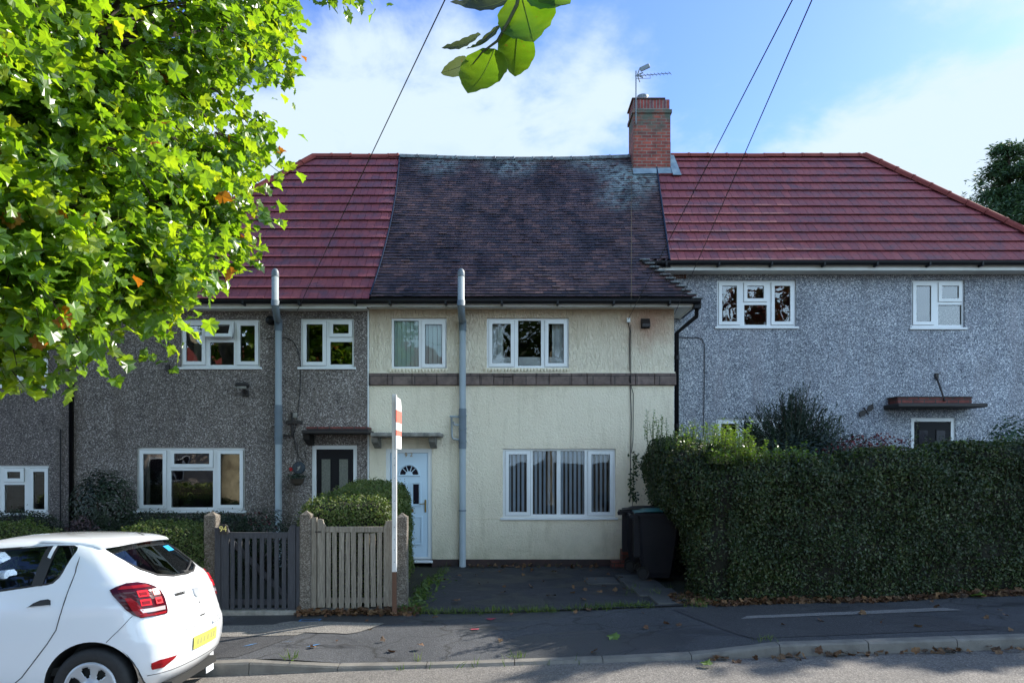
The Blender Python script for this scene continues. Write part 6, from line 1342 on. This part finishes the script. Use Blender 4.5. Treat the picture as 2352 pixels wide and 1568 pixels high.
# lamps, wrapping the rear corner: q runs from the tailgate round to the side
QL = [0]; 
for i in range(1, 10): QL.append(QL[-1] + math.hypot(DXT[i] - DXT[i - 1], (YNT[i] - YNT[i - 1]) * .83))
def pq(q, z, off, sgn):
    dx, yn = float(np.interp(q, QL, DXT)), float(np.interp(q, QL, YNT)); e = .004; dx2, yn2 = float(np.interp(q + e, QL, DXT)), float(np.interp(q + e, QL, YNT)); w_ = lerp_t(z, WT)
    tx, ty = -(dx2 - dx), (yn2 - yn) * w_; l = math.hypot(tx, ty) + 1e-9; nx, ny = ty / l, -tx / l
    return (lerp_t(z, XR_T) - dx + nx * off, sgn * (w_ * yn + ny * off), z)
qy = lambda yn: float(np.interp(yn, YNT, QL)); qd = lambda dx: float(np.interp(dx, DXT, QL))
def qpatch(rows, off, name, mat, parent, sgn, nq=14, sub=3):
    R2 = []
    for i in range(len(rows) - 1):
        for s in range(sub): t = s / sub; R2.append([rows[i][j] * (1 - t) + rows[i + 1][j] * t for j in range(3)])
    R2.append(list(rows[-1])); m = MB(); V1 = []; V0 = []
    for z, a, b in R2:
        for j in range(nq + 1): q = a + (b - a) * j / nq; V1.append(pq(q, z, off, sgn)); V0.append(pq(q, z, -.004, sgn))
    N1 = nq + 1; nr = len(R2); K = len(V1); F1 = [(i * N1 + j, i * N1 + j + 1, (i + 1) * N1 + j + 1, (i + 1) * N1 + j) for i in range(nr - 1) for j in range(nq)]
    E = [(j, j + 1, K + j + 1, K + j) for j in range(nq)] + [((nr - 1) * N1 + j, (nr - 1) * N1 + j + 1, K + (nr - 1) * N1 + j + 1, K + (nr - 1) * N1 + j) for j in range(nq)] + [(i * N1, (i + 1) * N1, K + (i + 1) * N1, K + i * N1) for i in range(nr - 1)] + [(i * N1 + nq, (i + 1) * N1 + nq, K + (i + 1) * N1 + nq, K + i * N1 + nq) for i in range(nr - 1)]
    m.add(V1 + V0, F1 + E); return cb(m, name, mat, parent)
for sgn in (-1, 1):
    lam = [(.825, qy(.66), qd(.17)), (.85, qy(.64), qd(.21)), (.90, qy(.635), qd(.25)), (.96, qy(.64), qd(.285)), (1.02, qy(.66), qd(.315)), (1.055, qy(.70), qd(.315)), (1.08, qy(.75), qd(.25)), (1.10, qy(.82), qd(.17))]
    if sgn > 0: lam = [(z, max(q0_, qy(.88)), max(q1_, qy(.93))) for z, q0_, q1_ in lam]
    tl = qpatch(lam, .010, 'tail_lamp', 'red_lens_dk', car, sgn)
    qpatch([(.832, qy(.68), qd(.16)), (.848, qy(.66), qd(.19))], .014, 'lower_strip', 'red_lens', tl, sgn, sub=1); qpatch([(.848, qd(.13), qd(.19)), (.90, qd(.15), qd(.215)), (.95, qd(.17), qd(.23)), (.985, qd(.20), qd(.24))], .014, 'bulb_strip', 'red_lens', tl, sgn, 5); qpatch([(1.055, qy(.74), qd(.26)), (1.078, qy(.78), qd(.22))], .013, 'upper_strip', 'red_lens', tl, sgn, sub=1)
    a0, a1, b0, b1 = qy(.68), qy(.755), qy(.80), qy(.875)
    for (qa, qb_) in ((a0, a1), (b0, b1)):
        for (za, zc) in ((.915, .965), (.985, 1.035)): qpatch([(za, qa, qb_), (zc, qa, qb_)], .016, 'light_unit', 'red_bright', tl, sgn, 3, 1); qpatch([(za + .014, qa + .014, qb_ - .014), (zc - .014, qa + .014, qb_ - .014)], .019, 'light_centre', 'red_lens', tl, sgn, 3, 1)
    qpatch([(.862, qy(.67), qy(.875)), (.892, qy(.665), qy(.885))], .015, 'reverse_light', 'clear_lens', tl, sgn, 6, 1)
    rf = qpatch([(.408, qd(.12), qd(.145)), (.44, qd(.11), qd(.155)), (.478, qd(.10), qd(.13))] if sgn > 0 else [(.408, qy(.775), qd(.145)), (.42, qy(.75), qd(.15)), (.44, qy(.70), qd(.155)), (.462, qy(.655), qd(.155)), (.478, qy(.63), qd(.11))], .008, 'bumper_reflector', 'red_lens', car, sgn, 8, 2)
# panel gaps
def gap(pts, sgn, name='panel_gap', r=.0040):
    P3 = []
    for (a, b) in zip(pts, pts[1:]):
        for t in np.linspace(0, 1, 6)[:-1]: x, z = a[0] + (b[0] - a[0]) * t, a[1] + (b[1] - a[1]) * t; P3.append((x, sgn * (surf_y(x, z) + (.011 if z > 1.2 else .001)), z))
    x, z = pts[-1]; P3.append((x, sgn * (surf_y(x, z) - .0005), z)); mb = MB(); mb.tube(P3, r, 5); cb(mb, name, 'seal', bo)
for sgn in (-1, 1):
    gap([(-.125, 1.455), (-.145, 1.40), (-.155, 1.2), (-.19, 1.02), (-.215, .90), (-.25, .77), (-.32, .665), (-.42, .54), (-.52, .42), (-.58, .375), (-.68, .345), (-1.0, .33)], sgn); gap([(-1.01, 1.42), (-1.01, .33)], sgn); gap([(-1.01, .33), (-1.9, .33), (-1.98, .6), (-1.95, 1.0)], sgn); gap([(.31, .845), (.27, .80), (.22, .745), (.16, .69), (.125, .655)], sgn, r=.0022); gap([(.05, 1.45), (-.02, 1.48)], sgn, r=.002)
    hdm = MB(); pp = [(-.47, .955), (-.43, .985), (-.38, 1.005), (-.325, 1.01), (-.305, 1.0), (-.30, .965)]; hdm.add([(x, sgn * (surf_y(x, z) + .006), z) for x, z in pp] + [(x, sgn * (surf_y(x, z) - .01), z) for x, z in pp], [tuple(range(6))] + [(i, (i + 1) % 6, 6 + (i + 1) % 6, 6 + i) for i in range(6)]); ho = cb(hdm, 'door_handle', 'seal', car)
    hdm = MB(); hdm.add([(x, sgn * (surf_y(x, z) + o_), z) for x, z, o_ in ((-.475, .952, .0), (-.30, .958, .0), (-.30, .968, .022), (-.475, .960, .020))], [(0, 1, 2, 3)]); cb(hdm, 'handle_lip', 'car_paint', ho)
mb = MB(); ys = np.linspace(-.6, .6, 20); mb.tube([(surf_x(y, .66) + .0005, y, .655 - .02 * (abs(y) > .45)) for y in ys], .0035, 5); cb(mb, 'panel_gap', 'seal', bo)
mb = MB(); mb.tube([(surf_x(y, .365) + .002, y, .365) for y in np.linspace(-.72, .72, 24)], .003, 5); cb(mb, 'panel_gap', 'seal', bo)
# plate, badge, lettering, lock
def rear_pt(y, z, o=.004): return Vector((surf_x(y, z) + o, y, z))
pl_ = yz_patch([(-.28, .468), (.24, .468), (.24, .578), (-.28, .578)], .012, 'registration_plate', 'plate_yellow', car, 4); 
for yy in (-.18, -.12, -.05, .03, .11, .18): yz_patch([(yy - .04, .498), (yy - .0, .498), (yy - .002, .548), (yy - .035, .548)], .0135, 'smudged_mark', 'plate_dim', pl_, 3)
M_ = Matrix.Translation(rear_pt(0, .93, .006)) @ Matrix.Rotation(R(-14), 4, 'Y') @ Matrix.Rotation(R(90), 4, 'Z') @ Matrix.Rotation(R(90), 4, 'X')
mb = MB(); mb.prism([(-.055, .035), (.055, .035), (.05, -.02), (.02, -.05), (-.02, -.05), (-.05, -.02)], -.006, .006, 0, M_ @ Matrix.Rotation(R(-90), 4, 'X')); cb(mb, 'badge', 'wheel_cover', car)
Mt = Matrix.Translation(rear_pt(-.30, .95, .006)) @ Matrix.Rotation(R(-6), 4, 'Z') @ Matrix.Rotation(R(-14), 4, 'Y') @ Matrix.Rotation(R(90), 4, 'Z') @ Matrix.Rotation(R(90), 4, 'X')
text(car, 'SANDERO', 0, 0, 0, .036, 'seal', 'model_lettering', mtx=Mt)
mb = MB(); mb.tube([rear_pt(0.02, .83, -.002), rear_pt(0.02, .83, .006)], .009, 10); cb(mb, 'lock', 'seal', car); mb = MB(); mb.bev(surf_x(0, .72) - .005, surf_x(0, .72) + .006, -.05, .05, .715, .728, .003); cb(mb, 'boot_handle', 'seal', car)
mb = MB(); q = rear_pt(.3, .63, .012); mb.tube([rear_pt(.16, .625, .004), rear_pt(.26, .64, .02), rear_pt(.36, .635, .01)], .012, 6); cb(mb, 'plate_light', 'wheel_cover', car)
# wheels
for hx in (0, -2.59):
    for sgn in (-1, 1):
        Mw = Matrix.Translation((hx, sgn * .818, .305)) @ Matrix.Rotation(R(-90 * sgn), 4, 'X')   # local +z points outwards
        mb = MB(); mb.lathe([(.20, -.17), (.26, -.185), (.295, -.17), (.305, -.15), (.307, -.09), (.305, -.035), (.295, -.012), (.27, .0), (.235, .004), (.208, -.002), (.2, -.02), (.2, -.17)], (0, 0, 0), 48, 0, Mw); wh = cb(mb, 'wheel', 'tyre', car, True)
        mb = MB(); mb.lathe([(0, -.06), (.2, -.06)], (0, 0, 0), 32, 0, Mw); mb.lathe([(.2, -.17), (.2, -.03)], (0, 0, 0), 32, 0, Mw); cb(mb, 'rim_back', 'seal', wh)
        mb = MB(); n = 84; ns = 7
        def hgt(r, a):
            t = (a * ns / (2 * math.pi)) % 1; d = abs(t - .5) * 2      # 0 mid-spoke, 1 mid-opening
            return d
        rr = [.0, .035, .055, .062, .085, .105, .125, .145, .158, .172, .186, .200, .204]; hh = [.0, .0, -.002, -.014, -.016, -.014, -.011, -.008, -.006, -.003, .002, .0, -.008]
        vs = [Mw @ Vector((r * math.cos(2 * math.pi * j / n), r * math.sin(2 * math.pi * j / n), h)) for r, h in zip(rr, hh) for j in range(n)]; fs2 = []
        for i in range(len(rr) - 1):
            for j in range(n):
                rm = (rr[i] + rr[i + 1]) / 2; d = hgt(rm, 2 * math.pi * (j + .5) / n)
                if .083 < rm < .168 and d > (.46 if rm > .10 else .66) and not (rm > .157 and d < .62): continue
                fs2.append((i * n + j, i * n + (j + 1) % n, (i + 1) * n + (j + 1) % n, (i + 1) * n + j))
        mb.add(vs, fs2); wc = cb(mb, 'wheel_cover', 'wheel_cover', wh, True); md = wc.modifiers.new('t', 'SOLIDIFY'); md.thickness = .006; md.offset = -1
        mb = MB(); nn_ = 20
        mb.add([(hx + .37 * math.cos(math.pi * (i / nn_) * 1.15 - .2), s2, .305 + .37 * math.sin(math.pi * (i / nn_) * 1.15 - .2)) for s2 in (sgn * .80, sgn * .52) for i in range(nn_ + 1)], [(i, i + 1, nn_ + 2 + i, nn_ + 1 + i) for i in range(nn_)]); mb.box(hx - .37, hx + .37, min(sgn * .50, sgn * .52), max(sgn * .50, sgn * .52), .12, .68); cb(mb, 'wheel_arch_liner', 'seal', bo)
mb = MB(); mb.bev(.355, .365, -.79, -.60, .06, .34, .003, 0); cb(mb, 'mud_flap', 'car_paint', car); mb = MB(); mb.bev(.355, .365, .60, .79, .06, .34, .003); cb(mb, 'mud_flap', 'car_paint', car)
mb = MB(); mb.box(-3.1, .50, -.50, .50, .2, .26); cb(mb, 'underbody', 'seal', bo)
# cabin
mb = MB(); mb.box(-2.0, .25, -.72, .72, .40, .46); mb.box(.20, .24, -.6, .6, .46, 1.0); cb(mb, 'cabin_floor', 'seal', car)
for x, ys_ in ((-.28, (-.42, 0.0, .42)), (-1.2, (-.36, .36))):
    s_ = MB(); 
    if x > -1: s_.bev(x - .08, x + .04, -.62, .62, .55, 1.06, .04); s_.bev(x - .5, x - .05, -.62, .62, .5, .68, .04)
    else:
        for y in ys_: s_.bev(x - .08, x + .04, y - .25, y + .25, .55, 1.12, .04); s_.bev(x - .5, x - .05, y - .25, y + .25, .5, .68, .04)
    st_ = cb(s_, 'seat', 'seat', car)
    for y in ys_: h_ = MB(); h_.bev(x - .03, x + .05, y - .12, y + .12, 1.10 if x > -1 else 1.16, 1.25 if x > -1 else 1.33, .03); cb(h_, 'headrest', 'seat', st_)
mb = MB(); mb.lathe([(.16, 0), (.185, .0)], (0, 0, 0), 20, 0, Matrix.Translation((-1.65, .36, .98)) @ Matrix.Rotation(R(65), 4, 'Y')); cb(mb, 'steering_wheel', 'seal', car)
mb = MB(); mb.bev(-2.2, -1.75, -.68, .68, .7, 1.02, .05); cb(mb, 'dashboard', 'seal', car)
# front lamps, grille
for sgn in (-1, 1): mb = MB(); mb.bev(-3.30, -3.12, min(sgn * .42, sgn * .74), max(sgn * .42, sgn * .74), .62, .74, .03); cb(mb, 'headlight', 'clear_lens', car); mb = MB(); mb.bev(-1.80, -1.68, min(sgn * .80, sgn * .98), max(sgn * .80, sgn * .98), .98, 1.12, .03); cb(mb, 'door_mirror', 'car_paint', car)
mb = MB(); mb.bev(-3.365, -3.30, -.40, .40, .56, .66, .01); cb(mb, 'grille', 'seal', car)
car.scale = (1, 1, 1.022); car.location = (-3.375, 6.32, zr(-3.33, 6.32) + .004); car.rotation_euler = Euler((-math.atan(.05), -math.atan(.033), R(3.0)))
